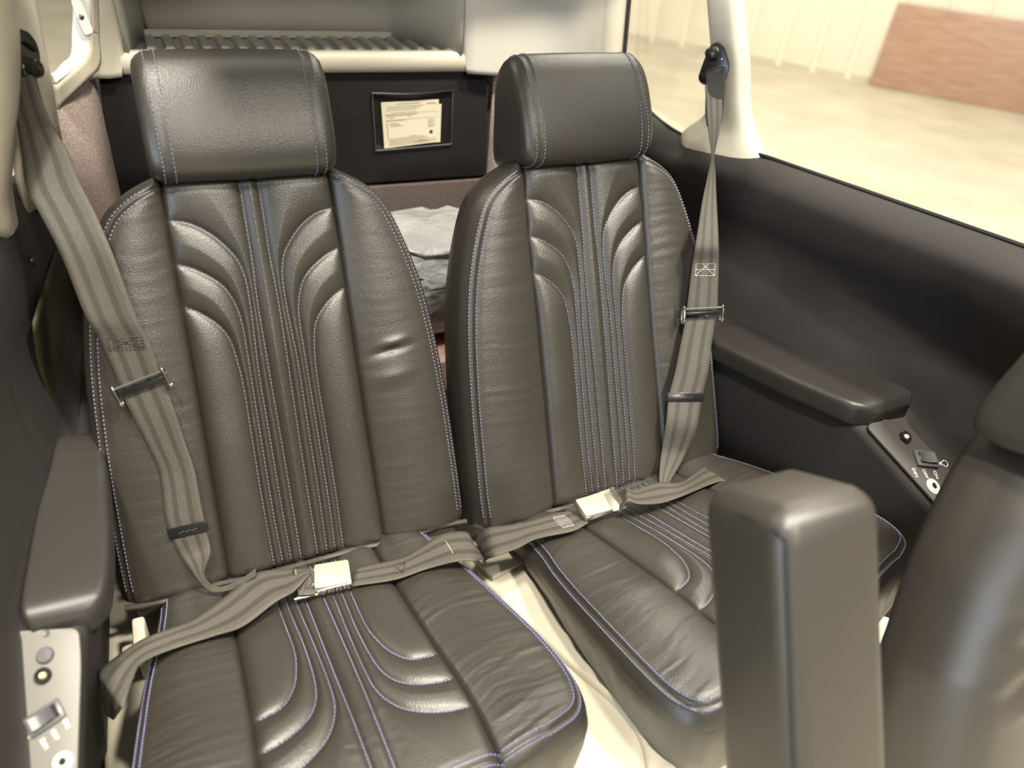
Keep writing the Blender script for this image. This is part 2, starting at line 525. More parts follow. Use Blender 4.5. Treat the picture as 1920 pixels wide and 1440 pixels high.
# ------------------------------------------------------------------ aft bulkhead
ab = empty('wall_aft', W(.3, 1.5, -.97))
tag(ab, 'aft cabin bulkhead with black and taupe carpeted panels', 'bulkhead', kind='structure')
v, f = rbox(1.10, .02, .60, .002, 1)
wobj('carpet_backing', [W(a + .42, b + 1.535, c - .67) for a, b, c in v], f, carpet, ab)
v, f = prism(rounded([(-.074, -.59), (.680, -.59), (.664, -.362), (-.058, -.362)], [.004, .004, .004, .012]), .018, .003)
wobj('black_panel', [W(a, 1.524 - c, b) for a, b, c in v], [tuple(reversed(q)) for q in f], carpet_black, ab)
v, f = prism([(-.10, -.97), (.90, -.97), (.90, -.597), (-.08, -.597)], .02, .005)
wobj('lower_carpet', [W(a, 1.520 - c, b) for a, b, c in v], [tuple(reversed(q)) for q in f], carpet, ab)
# carpeted return on the left, standing proud of the bulkhead
v, f = loft([[W(x, y, z) for z in np.linspace(-.40 + .0, -.97, 6)] for x, y in [(-.150, 1.32), (-.135, 1.315), (-.118, 1.325), (-.112, 1.335), (-.085, 1.42), (-.064, 1.505)]])
q = np.array(v)
for i in range(6):       # sloping top edge
    q[i * 6][2] = CZ + [-.378, -.378, -.378, -.374, -.366, -.352][i]
cl = solid(wobj('carpet_return', q, [tuple(reversed(g)) for g in f], carpet_light, ab, sharp=0), .008, 1)
v, f = loft([[W(x, y, z) for z in np.linspace(-.362, -.97, 5)] for x, y in [(.682, 1.512), (.72, 1.50), (.80, 1.47), (.87, 1.42)]])
solid(wobj('carpet_side_panel', v, f, carpet_light, ab, sharp=0), .008, 1)

# ------------------------------------------------------------------ luggage shelf and shell above it
sh = empty('luggage_shelf', W(.3, 1.5, -.36))
tag(sh, 'cream recessed shelf with a grey ribbed deck behind the headrests', 'shelf')
# front lip
rows = []
for x in np.linspace(-.055, .665, 14):
    rows.append([W(x, yy, z) for yy, z in [(1.53, -.368), (1.503, -.366), (1.494, -.360), (1.492, -.345), (1.494, -.334), (1.50, -.328), (1.512, -.326)]])
v, f = loft(rows)
solid(wobj('lip', v, f, cream, sh, sharp=0), .006, 1)
v, f = rbox(.66, .17, .012, 0)
wobj('deck', [W(a + .29, b + 1.59, c - .336) for a, b, c in v], f, metal_deck, sh)
n = 19
rv, rf = prism([(-.0105, 0), (-.006, .007), (.006, .007), (.0105, 0)], .112, 0)
rm = mesh_from('deck_rib', [(a, c - .056, b) for a, b, c in rv], rf, metal_deck)
for k in range(n):
    link('rib', rm, sh, loc=Vector(W(.032 + k * .0305, 1.565, -.330)) - Vector(W(.3, 1.5, -.36)))
# back strip
v, f = rbox(.5, .008, .014, .002, 1)
wobj('back_strip', [W(a + .265, b + 1.622, c - .322) for a, b, c in v], f, shell_shaded, sh)

tr = empty('trim_3', W(.4, 1.5, -.33))
tag(tr, 'pale grey moulded shell around the luggage shelf opening', 'trim', kind='structure')
zz = np.linspace(-.334, .14, 9)
def wall_rows(pts, mat, name, par, zs=zz, t=.008, flip=False, bow=0.):
    P = cr(pts, 30)
    rows = [[(p[0] + bow * 0, p[1], z + CZ) for p in P] for z in zs]
    v, f = loft(rows)
    if flip: f = [tuple(reversed(q)) for q in f]
    return solid(wobj(name, v, f, mat, par, sharp=0), t, 1)
# recess: left cheek, back, curved right cheek
wall_rows([(-.012, 1.500), (.004, 1.56), (.018, 1.612), (.024, 1.634), (.05, 1.638), (.2, 1.640), (.40, 1.640), (.47, 1.636), (.50, 1.622), (.53, 1.585), (.57, 1.535), (.605, 1.498)], shell_shaded, 'recess_wall', tr)
# right shell: from the opening edge round to the window frame
def shell_sheet(cols, name, mat):
    rows = [cr(c, 26) for c in cols]
    v, f = loft(rows)
    return solid(wobj(name, v, f, mat, tr, sharp=0), .008, 1)
cols = []
for (x0, x1, y0, y1) in [(.605, .600, 1.498, 1.50)]:
    pass
def vcol(x, y, zb, lean=0.):
    return [W(x, y, zb), W(x - lean * .2, y + .004, zb + .06), W(x - lean * .5, y + .010, zb + .16), W(x - lean, y + .02, zb + .34), W(x - lean * 1.6, y + .03, zb + .5)]
cols = [vcol(.603, 1.500, -.334, .012), vcol(.612, 1.488, -.366, .012), vcol(.63, 1.482, -.366, .012), vcol(.70, 1.480, -.370, .015), vcol(.78, 1.474, -.378, .02), vcol(.85, 1.462, -.392, .02), vcol(.905, 1.445, -.41, .02)]
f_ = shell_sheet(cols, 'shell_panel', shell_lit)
cols = [vcol(.905, 1.445, -.41, .02), vcol(.93, 1.437, -.41, .02), vcol(.948, 1.432, -.41, .02), vcol(.958, 1.44, -.41, .02)]
shell_sheet(cols, 'window_surround', cream)
# seal of the aft window
v, f = tube(cr(vcol(.953, 1.430, -.40, .02), 20), .0045, 8)
wobj('window_seal', v, f, rubber, tr)
# left shell column
cols = [vcol(-.070, 1.470, -.366, -.010), vcol(-.058, 1.482, -.366, -.012), vcol(-.042, 1.488, -.368, -.012), vcol(-.022, 1.490, -.366, -.010), vcol(-.012, 1.498, -.334, -.008)]
shell_sheet(cols, 'shell_column', cream)
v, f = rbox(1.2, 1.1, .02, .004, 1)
wobj('recess_ceiling', [W(a + .42, b + 1.895, c + .0) for a, b, c in v], f, shell_shaded, tr)

# ------------------------------------------------------------------ door jamb on the left
dj = empty('door_1', W(-.11, 1.35, -.36))
tag(dj, 'white rear door opening with a latch plate at the left', 'door frame', kind='structure')
# aft jamb: flat white strip that turns along the sill
JS_L = [(-.0330, 1.44, .0), (-.0586, 1.44, -.1958), (-.0682, 1.44, -.2397), (-.0796, 1.44, -.2854), (-.0882, 1.43, -.3185), (-.1013, 1.385, -.3215), (-.1116, 1.33, -.3205)]
JS_R = [(-.0080, 1.44, .0), (-.0333, 1.44, -.1948), (-.0432, 1.44, -.2391), (-.0542, 1.44, -.2851), (-.0623, 1.43, -.3130), (-.0842, 1.385, -.3263), (-.1116, 1.33, -.3356)]
JR_A = [(-.0080, 1.44, .0), (-.0463, 1.44, -.2542), (-.0542, 1.44, -.2851), (-.0623, 1.43, -.3130), (-.0842, 1.385, -.3263), (-.1116, 1.33, -.3356)]
JR_B = [(.0050, 1.46, .0), (-.0379, 1.46, -.2576), (-.0451, 1.46, -.2969), (-.0517, 1.45, -.3369), (-.0744, 1.40, -.3491), (-.1166, 1.335, -.3725)]
def strip(A, B, name, mat, th=.005, n=40):
    A, B = cr([W(*q) for q in A], n), cr([W(*q) for q in B], n)
    v, f = loft([[a_ * (1 - k) + b_ * k for k in np.linspace(0, 1, 5)] for a_, b_ in zip(A, B)])
    return solid(wobj(name, v, f, mat, dj, sharp=0), th, 0)
strip(JS_L, JS_R, 'jamb_strip', white)
strip(JR_A, JR_B, 'sill_return', cream)
ML = basis(W(-.0618, 1.4325, -.262), (.97, 0, .22), n=(.0, -1, .05))
v, f = prism(rounded([(-.006, -.026), (.008, -.024), (.010, .022), (-.004, .026), (-.006, .008)], .005, 4), .0016, .0004)
wobj('latch_plate', xf(ML, v), f, white, dj)
for (x, y, r, m) in [(.001, .015, .0040, steel), (.000, -.015, .0040, steel), (.000, .001, .0036, black_pl), (.006, -.033, .0022, dark_pl)]:
    v, f = lathe([(.0001, .0034), (r * .55, .0032), (r, .0026), (r * 1.05, 0)], 14)
    wobj('screw' if m is steel else 'latch_hole', xf(ML, v), f, m, dj)
# front jamb: cream padded panel between pillar and opening
rows = []
for z, dx in [(.12, .004), (-.05, .002), (-.18, .0), (-.26, -.004), (-.33, -.008), (-.38, -.012), (-.44, -.016)]:
    rows.append([W(a + dx, b, z) for a, b in [(-.150, 1.10), (-.128, 1.14), (-.118, 1.20), (-.112, 1.26), (-.110, 1.30), (-.117, 1.315), (-.13, 1.31)]])
v, f = loft(rows)
solid(wobj('jamb_panel', v, [tuple(reversed(q)) for q in f], cream, dj, sharp=0), .006, 1)

# ------------------------------------------------------------------ pillars
def pillar(name, secs, mat, label, thick=.05):
    rows = []
    for (z, y0, y1, x0, x1, th) in secs:
        # x0 at y0 (front), x1 at y1 (aft), th = depth outwards (signed)
        ring = []
        n = 20
        cx, cy = (x0 + x1) / 2 + th / 2, (y0 + y1) / 2
        for i in range(n):
            a = 2 * math.pi * i / n
            ca, sa = math.cos(a), math.sin(a)
            ca = math.copysign(abs(ca) ** .7, ca); sa = math.copysign(abs(sa) ** .7, sa)
            yy = cy + (y1 - y0) / 2 * ca
            ring.append(W(cx + (x1 - x0) / 2 * ca - abs(th) / 2 * sa * (1 if th > 0 else -1), yy, z))
        rows.append(ring)
    R = np.array(rows)
    R = np.stack([cr(R[:, i], 40) for i in range(R.shape[1])], 1)
    v, f = loft(R, closed_u=True, caps=True)
    o = wobj(name, v, f, mat, sharp=60)
    return tag(o, label, 'pillar', kind='structure')
pillar('trim_4', [(.12, 1.235, 1.32, .95, .94, .045), (-.05, 1.205, 1.285, .965, .955, .045), (-.17, 1.170, 1.25, .975, .97, .045), (-.26, 1.130, 1.215, .985, .98, .045), (-.33, 1.105, 1.195, .992, .985, .045),
                  (-.375, 1.075, 1.20, .995, .985, .05), (-.405, 1.030, 1.225, .992, .972, .055), (-.425, 1.020, 1.235, .984, .964, .055), (-.448, 1.04, 1.215, .976, .960, .045), (-.462, 1.07, 1.19, .976, .962, .03)],
       cream, 'cream roof pillar by the right window carrying a black belt anchor')
pillar('trim_5', [(.12, .96, 1.13, -.06, -.07, -.06), (-.05, .96, 1.13, -.085, -.088, -.06), (-.19, .955, 1.125, -.112, -.105, -.06), (-.27, .95, 1.115, -.128, -.122, -.06), (-.33, .945, 1.11, -.148, -.142, -.06),
                  (-.38, .95, 1.10, -.164, -.158, -.05), (-.41, .97, 1.08, -.168, -.162, -.04), (-.43, 1.0, 1.06, -.170, -.164, -.02)],
       cream, 'cream roof pillar at the left edge carrying a shoulder belt')

# unseen roof hoop joining the pillars, added to cast shadows on the headrests
P = cr([W(-.10, 1.045, .10), W(-.055, 1.05, .20), W(.06, 1.10, .30), W(.25, 1.17, .36), W(.44, 1.23, .375), W(.64, 1.27, .35), W(.82, 1.285, .28), W(.92, 1.285, .19), W(.965, 1.28, .10)], 40)
rows = []
for i, q in enumerate(P):
    t = P[min(i + 1, 39)] - P[max(i - 1, 0)]; t /= np.linalg.norm(t)
    n_ = np.array([-t[2], 0, t[0]]); n_ /= np.linalg.norm(n_); bb = np.array([0, 1., 0])
    rows.append([q + n_ * .022 * math.cos(a) + bb * .055 * math.sin(a) for a in np.linspace(0, 2 * math.pi, 16, endpoint=False)])
v, f = loft(rows, closed_u=True, caps=True)
tag(wobj('trim_6', v, f, cream, sharp=60), 'unseen cream roof hoop joining both pillars, added for its shadows', 'roof hoop', kind='structure')

rows = []
for y in np.linspace(.68, .95, 8):
    rows.append([W(x, y, .36 - .17 * abs((x - .43) / .53) ** 2.4 + .05 * (y - .7)) for x in np.linspace(-.02, .88, 20)])
v, f = loft(rows)
tag(solid(wobj('added_roof_edge', v, f, cream, sharp=0), .02, 1), 'unseen cream roof edge added to shade the headrests', 'added_roof_edge', kind='structure')  # roof edge out of view, added to keep lamp light off the headrests

# ------------------------------------------------------------------ window panes
def pane(name, pts, label):
    v = [W(*p) for p in pts]
    n = np.cross(np.array(v[1]) - v[0], np.array(v[2]) - v[0]); n = n / np.linalg.norm(n) * .004
    V = v + [tuple(np.array(p) + n) for p in v]
    k = len(v)
    F = [tuple(range(k)), tuple(range(2 * k - 1, k - 1, -1))] + [(i, (i + 1) % k, k + (i + 1) % k, k + i) for i in range(k)]
    return tag(wobj(name, V, F, glass, sharp=30), label, 'window', kind='structure')
pane('window_1', [(1.015, 1.20, -.43), (.985, 1.44, -.40), (.93, 1.45, .12), (.96, 1.30, .12)], 'clear side window pane aft of the right pillar')

# ------------------------------------------------------------------ rear seats
def polyd(P, poly):
    """distance of points to a polyline"""
    best = np.full(len(P), 1e9)
    for a, b in zip(poly[:-1], poly[1:]):
        ab = b - a; L2 = ab @ ab + 1e-12
        t = np.clip(((P - a) @ ab) / L2, 0, 1)
        q = P - a - t[:, None] * ab
        best = np.minimum(best, np.einsum('ij,ij->i', q, q))
    return np.sqrt(best)

SEAM_B = cr([(.104, .556), (.1055, .50), (.107, .44), (.107, .33), (.108, .23), (.110, .10), (.112, -.01)], 24)
LINES_B = [cr(p, 40) for p in (
    [(.0112, .556), (.0118, .50), (.0116, .44), (.0128, .40), (.0136, .36), (.013, .27), (.0122, .17), (.012, .08), (.0118, .004)],
    [(.107, .494), (.080, .488), (.055, .471), (.036, .448), (.0275, .430), (.0232, .403), (.0235, .357), (.0266, .288), (.0266, .21), (.0265, .08), (.0255, .004)],
    [(.107, .440), (.083, .430), (.057, .410), (.0438, .387), (.0375, .356), (.037, .31), (.038, .22), (.039, .09), (.0375, .004)],
    [(.107, .384), (.091, .377), (.071, .360), (.0572, .338), (.0514, .306), (.049, .266), (.0496, .20), (.0505, .10), (.0495, .004)])]
WB_T = np.array([0, .06, .127, .19, .246, .31, .369, .41, .44, .47, .494, .512, .525, .536, .545, .552])
WB_W = np.array([.2475, .2475, .2455, .2432, .2395, .2335, .2245, .2150, .2060, .1950, .1840, .1710, .1560, .1390, .120, .104])

def smooth_tab(T, Wd):
    P = cr(np.stack([T, Wd], 1), 300)
    return P[:, 0], P[:, 1]

class Cushion:
    """upholstered block: outline half width(t), quilted top, rolled rim, side band"""
    def __init__(self, T, Wd, t0, seam, lines, R, bulge, band, quilt=1.0, seam_d=.013, wrinkle=0., nx=250, ny=240, dimple=None, drop=0., seed=0):
        self.T, self.W = smooth_tab(np.array(T), np.array(Wd))
        self.t0 = t0; self.t1 = self.T[-1]
        self.seam, self.lines, self.R, self.bulge, self.band = seam, lines, R, bulge, band
        self.quilt, self.seam_d, self.wr, self.nx, self.ny = quilt, seam_d, wrinkle, nx, ny
        self.dimple = dimple; self.seed = seed; self.drop = drop
        tt = np.linspace(t0, self.t1, 160)
        side = np.stack([self.w(tt), tt], 1)
        self.out = np.vstack([side, [[0, self.t1]]])
    def w(self, t): return np.interp(t, self.T, self.W)
    def H(self, s, t):
        s = np.asarray(s, float).ravel(); t = np.asarray(t, float).ravel()
        a = np.abs(s); P = np.stack([a, t], 1)
        d = polyd(P, self.out)
        R = self.R
        q = np.clip(d / R, 0, 1)
        h = -R * (1 - np.sqrt(np.clip(1 - (1 - q) ** 2, 0, 1)))
        qb = np.clip((t - self.t0) / .014, 0, 1)
        h += -.014 * (1 - np.sqrt(np.clip(1 - (1 - qb) ** 2, 0, 1)))
        sx = np.interp(t, np.sort(self.seam[:, 1]), self.seam[np.argsort(self.seam[:, 1]), 0]) if self.seam is not None else np.zeros_like(t)
        w = self.w(t)
        if self.seam is not None:
            ds = polyd(P, self.seam)
            k = np.clip((a - sx) / np.maximum(w - sx, 1e-4), 0, 1)
            h += np.where(a > sx, self.bulge * np.sin(math.pi * np.clip(k, 0, 1)) ** .8, 0)
            if self.lines:
                dl = np.full(len(a), 1e9)
                for l in self.lines: dl = np.minimum(dl, polyd(P, l))
                puff = .0036 * (1 - np.exp(-dl / .0038)) + .0085 * (1 - np.exp(-dl / .020))
                puff *= (1 - np.exp(-ds / .010))
                h += np.where(a < sx, self.quilt * puff - .0020, 0)
            h += -.0050 * np.exp(-(ds / .0016) ** 2) - .0012 * np.exp(-(ds / .006) ** 2)
        if self.seam_d:
            h += -.0020 * np.exp(-((d - self.seam_d) / .0019) ** 2) + .0009 * np.exp(-((d - self.seam_d - .0045) / .0026) ** 2) + .0009 * np.exp(-((d - self.seam_d + .0042) / .0026) ** 2)
        if self.wr:
            sd = self.seed
            n1 = vnoise(s * 7 + 3.1 + sd, t * 130 + 4 * vnoise(s * 14 + sd, t * 9))
            n2 = vnoise(s * 12 + 9.4 + sd, t * 240 + 5 * vnoise(s * 20 + 5, t * 12 + sd))
            mk = np.clip((a - sx + .004) / .012, 0, 1) * np.clip(d / .03, 0, 1)
            mk *= .35 + .9 * vnoise(s * 9 + 40 + sd, t * 8 + 2)
            ins = np.where(a < .03, .35 * np.clip(d / .05, 0, 1), 0)
            h += self.wr * ((n1 - .5) * 1.6 + (n2 - .5) * .7) * (mk + ins)
        h += .0010 * (vnoise(s * 12 + 7 + self.seed, t * 16 + 1) - .5)
        if self.drop:
            h -= self.drop * np.clip((t - .25) / .165, 0, 1.2) ** 2
        if self.dimple:
            for (ds_, dt_, amp, rs, rt) in self.dimple:
                h += amp * np.exp(-((s - ds_) / rs) ** 2 - ((t - dt_ - .12 * (s - ds_)) / rt) ** 2)
        return h
    def grid(self):
        nc, nb = int(self.nx * .52) // 2, int(self.nx * .24)
        uc = np.linspace(0, 1, nc + 1)
        ub = 1 + (1 - (1 - np.linspace(0, 1, nb + 1)) ** 1.4)[1:]
        up = np.r_[uc, ub]
        u = np.r_[-up[:0:-1], up]
        y = np.linspace(0, 1, self.ny)
        v = 1 - (1 - y) ** 1.25
        v = np.where(y < .04, y * v[int(.04 * self.ny)] / .04, v)
        t = self.t0 + (self.t1 - self.t0) * np.sort(v)
        TT, UU = np.meshgrid(t, u, indexing='ij')
        o = np.argsort(self.seam[:, 1])
        sx = np.minimum(np.interp(TT, self.seam[o, 1], self.seam[o, 0]), self.w(TT) - .004)
        A = np.abs(UU)
        S = np.sign(UU) * np.where(A <= 1, A * sx, sx + (A - 1) * (self.w(TT) - sx))
        self.nc = nc; self.nb = nb
        Hh = self.H(S, TT).reshape(S.shape)
        return S, TT, Hh
    def meshes(self, conv, mat, name):
        """-> dict of mesh data: band, centre, left, right ; conv maps (s,t,h)->xyz"""
        S, T, Hh = self.grid()
        ny, nx = S.shape
        V = conv(S.ravel(), T.ravel(), Hh.ravel())
        quads = np.array(grid_faces(ny, nx))
        if self.seam is not None:
            ci = quads[:, 0] % nx
            grp = np.where(ci < self.nb, 0, np.where(ci >= nx - 1 - self.nb, 2, 1))
        else:
            grp = np.ones(len(quads), int)
        out = {}
        for g, nm in ((0, 'left'), (1, 'centre'), (2, 'right')):
            qs = quads[grp == g]
            if not len(qs): continue
            idx, inv = np.unique(qs.ravel(), return_inverse=True)
            out[nm] = mesh_from(name + '_' + nm, V[idx], inv.reshape(-1, 4), mat, None, 0)
        # band: rim loop extruded downwards
        loop = [(0, i) for i in range(nx)] + [(j, nx - 1) for j in range(1, ny)] + [(ny - 1, i) for i in range(nx - 2, -1, -1)] + [(j, 0) for j in range(ny - 2, 0, -1)]
        loop = loop[::2]
        ls = np.array([S[p] for p in loop]); lt = np.array([T[p] for p in loop]); lh = np.array([Hh[p] for p in loop])
        c_s, c_t = 0., (self.t0 + self.t1) / 2
        rings = []
        for (k, inset) in self.band['rings']:
            dep = self.band['depth'](lt)
            sc = 1 - inset / .25
            bul = self.band.get('bulge', 0) * math.sin(math.pi * k)
            sc2 = sc + bul / .25
            wob = .0
            if self.band.get('wrinkle'):
                wob = self.band['wrinkle'] * (vnoise(ls * 60 + lt * 60, np.full_like(ls, k * 2.0)) - .5) * math.sin(math.pi * min(k * 1.1, 1))
            hh = lh * (1 - k) + (-dep) * k
            rings.append(conv(ls * (sc2 + wob / .25), c_t + (lt - c_t) * (sc2 + wob / .25), hh))
        n = len(loop)
        Vb = np.vstack(rings)
        F = []
        for j in range(len(rings) - 1):
            for i in range(n):
                F.append((j * n + i, j * n + (i + 1) % n, (j + 1) * n + (i + 1) % n, (j + 1) * n + i))
        F.append(tuple((len(rings) - 1) * n + i for i in range(n)))
        F = [tuple(reversed(q)) for q in F]
        out['band'] = mesh_from(name + '_band', Vb, F, mat, None, 60)
        bm = bmesh.new(); bm.from_mesh(out['band']); bmesh.ops.recalc_face_normals(bm, faces=bm.faces[:]); bm.to_mesh(out['band']); bm.free()
        return out
    def stitches(self, conv, rows, step=.0054, ln=.0038, wd=.0012, ht=.0010, lift=.0005):
        """rows: list of (polyline in (|s|,t), shift) ; mirrored"""
        V, F = [], []
        for poly in rows:
            P = np.asarray(poly)
            L = np.r_[0, np.cumsum(np.linalg.norm(np.diff(P, axis=0), axis=1))]
            n = int(L[-1] / step)
            if n < 1: continue
            q = (np.arange(n) + .5) * step
            pos = np.stack([np.interp(q, L, P[:, k]) for k in range(2)], 1)
            q2 = np.clip(q + .001, 0, L[-1]); q1 = np.clip(q - .001, 0, L[-1])
            tan = np.stack([np.interp(q2, L, P[:, k]) - np.interp(q1, L, P[:, k]) for k in range(2)], 1)
            tan /= np.linalg.norm(tan, axis=1)[:, None] + 1e-12
            for sg in (1, -1):
                s = pos[:, 0] * sg; t = pos[:, 1]
                ts = tan[:, 0] * sg; tt = tan[:, 1]
                e = .0012
                def pt(a, b): return conv(a, b, self.H(a, b))
                c = pt(s, t); dt_ = pt(s + ts * e, t + tt * e) - pt(s - ts * e, t - tt * e)
                dn_ = pt(s - tt * e, t + ts * e) - pt(s + tt * e, t - ts * e)
                dt_ /= np.linalg.norm(dt_, axis=1)[:, None] + 1e-12
                nr = np.cross(dt_, dn_); nr /= np.linalg.norm(nr, axis=1)[:, None] + 1e-12
                ref = conv(s, t, self.H(s, t) + .01) - c
                nr *= np.sign(np.einsum('ij,ij->i', nr, ref))[:, None]
                wv = np.cross(nr, dt_)
                # slight slant of each stitch
                for k in range(n):
                    o = len(V)
                    cc = c[k] + nr[k] * lift
                    for a, b, h in ((-1, -.5, 0), (-1, .5, 0), (1, .5, 0), (1, -.5, 0), (-.7, -.4, 1), (-.7, .4, 1), (.7, .4, 1), (.7, -.4, 1)):
                        V.append(cc + dt_[k] * a * ln / 2 + wv[k] * b * wd + nr[k] * (h * ht - .0003))
                    F += [(o + 4, o + 5, o + 6, o + 7), (o, o + 1, o + 5, o + 4), (o + 1, o + 2, o + 6, o + 5), (o + 2, o + 3, o + 7, o + 6), (o + 3, o, o + 4, o + 7)]
        return V, F
    def offset_line(self, d, tmin, smin):
        """outline pulled in by d, from tmin up to where |s| < smin"""
        O = self.out[:-1]
        tg = np.gradient(O, axis=0); tg /= np.linalg.norm(tg, axis=1)[:, None]
        nrm = np.stack([-tg[:, 1], tg[:, 0]], 1)       # points inwards (towards smaller s)
        Q = O + nrm * d
        keep = (Q[:, 1] > tmin) & (Q[:, 0] > smin)
        return resample(Q[keep], 160)

conv_b = lambda s, t, h: np.stack([np.asarray(s, float), -np.asarray(h, float), np.asarray(t, float)], 1)       # back: x, -y towards the sitter, z up
conv_c = lambda s, t, h: np.stack([np.asarray(s, float), -np.asarray(t, float), np.asarray(h, float)], 1)       # cushion: -y forward, z up

BAND_B = dict(rings=[(0, 0), (.12, -.001), (.35, -.002), (.65, .0), (.9, .006), (1.0, .016)], depth=lambda t: .105 - .02 * (np.asarray(t) / .55))
BAND_C = dict(rings=[(0, 0), (.06, -.001), (.25, .001), (.5, .006), (.75, .013), (.92, .02), (1.0, .03)], depth=lambda t: .072 + .215 * np.asarray(t), wrinkle=.006)

SEAM_C = cr([(.106, -.03), (.107, .09), (.109, .16), (.113, .25), (.118, .32), (.1185, .37), (.1165, .43)], 24)
LINES_C = [cr(p, 40) for p in (
    [(.0115, -.02), (.0115, .08), (.012, .2), (.0115, .3), (.011, .425)],
    [(.0245, -.02), (.024, .085), (.022, .16), (.0217, .24), (.026, .276), (.040, .304), (.062, .322), (.09, .334), (.120, .338)],
    [(.0365, -.02), (.0355, .09), (.0335, .16), (.036, .225), (.045, .260), (.065, .281), (.095, .293), (.120, .294)],
    [(.048, -.02), (.047, .09), (.046, .157), (.050, .19), (.060, .222), (.081, .246), (.120, .251)])]
WC_T = [-.03, 0, .0637, .107, .16, .2573, .30, .335, .362, .383, .397, .407, .4135, .418]
WC_W = [.190, .194, .204, .216, .227, .2425, .248, .2505, .2495, .2440, .2350, .2215, .202, .182]

def build_headrest_mesh(hw, prof, name, mat, taper=0.):
    """pillow: closed profile (n,t) swept across; end panels shrink"""
    Pf = cr(list(prof) + [prof[0]], 97)[:-1]
    c = Pf.mean(0)
    V = []; ss = []
    e = .013
    xs = [(hw + .004, .66), (hw + .0035, .78), (hw + .001, .87), (hw - .004, .935), (hw - .010, .974), (hw - .0155, .993), (hw - .0185, .984), (hw - .0215, .997), (hw - .028, 1.004)]
    xs = xs + [(hw - .045, 1.006), (hw * .4, 1.011), (hw * .2, 1.013), (0, 1.014)]
    full = [(-x, s) for x, s in xs] + [(x, s) for x, s in reversed(xs[:-1])]
    rings = []
    for x, sc in full:
        q = c + (Pf - c) * sc
        rings.append(np.stack([x * (1 - taper * np.clip((q[:, 1] - Pf[:, 1].min()) / np.ptp(Pf[:, 1]), 0, 1) ** 1.5), -q[:, 0], q[:, 1]], 1))
    v, f = loft(rings, closed_u=True, caps=True)
    me = mesh_from(name, v, f, mat, None, 60)
    bm = bmesh.new(); bm.from_mesh(me); bmesh.ops.recalc_face_normals(bm, faces=bm.faces[:]); bm.to_mesh(me); bm.free()
    # two stitch rows at each end
    SV, SF = [], []
    for x, sc in ((hw - .0125, .984), (hw - .0250, 1.002)):
        q = c + (Pf - c) * sc
        q = resample(np.vstack([q, q[:1]]), 400)
        L = np.r_[0, np.cumsum(np.linalg.norm(np.diff(q, axis=0), axis=1))]
        for sg in (-1, 1):
            for a in np.arange(0, L[-1], .0054):
                p = np.array([np.interp(a, L, q[:, k]) for k in range(2)]); p2 = np.array([np.interp(a + .001, L, q[:, k]) for k in range(2)])
                tv = p2 - p; tv /= np.linalg.norm(tv) + 1e-12
                nn = np.array([tv[1], -tv[0]])
                if nn @ (p - c) < 0: nn = -nn
                T3 = np.array([0, -tv[0], tv[1]]); N3 = np.array([0, -nn[0], nn[1]]); X3 = np.array([1., 0, 0])
                N3 = N3 + X3 * sg * (.5 if x > hw - .02 else .1); N3 /= np.linalg.norm(N3)
                X3 = np.cross(N3, T3)
                cc = np.array([sg * x, -p[0], p[1]]) + N3 * .0006
                o = len(SV)
                for aa, b, h in ((-1, -.5, 0), (-1, .5, 0), (1, .5, 0), (1, -.5, 0), (-.7, -.4, 1), (-.7, .4, 1), (.7, .4, 1), (.7, -.4, 1)):
                    SV.append(cc + T3 * aa * .0019 + X3 * b * .0012 + N3 * (h * .001 - .0004))
                SF += [(o + 4, o + 5, o + 6, o + 7), (o, o + 1, o + 5, o + 4), (o + 1, o + 2, o + 6, o + 5), (o + 2, o + 3, o + 7, o + 6), (o + 3, o, o + 4, o + 7)]
    sm = mesh_from(name + '_stitching', SV, SF, thread, None, 0)
    return me, sm

HR_PROF = [(-.004, .538), (.016, .539), (.030, .548), (.037, .566), (.039, .595), (.036, .630), (.030, .660), (.020, .681), (.004, .694), (-.018, .696), (-.038, .687), (-.055, .664), (-.072, .62), (-.087, .575), (-.087, .550), (-.066, .539), (-.03, .537)]

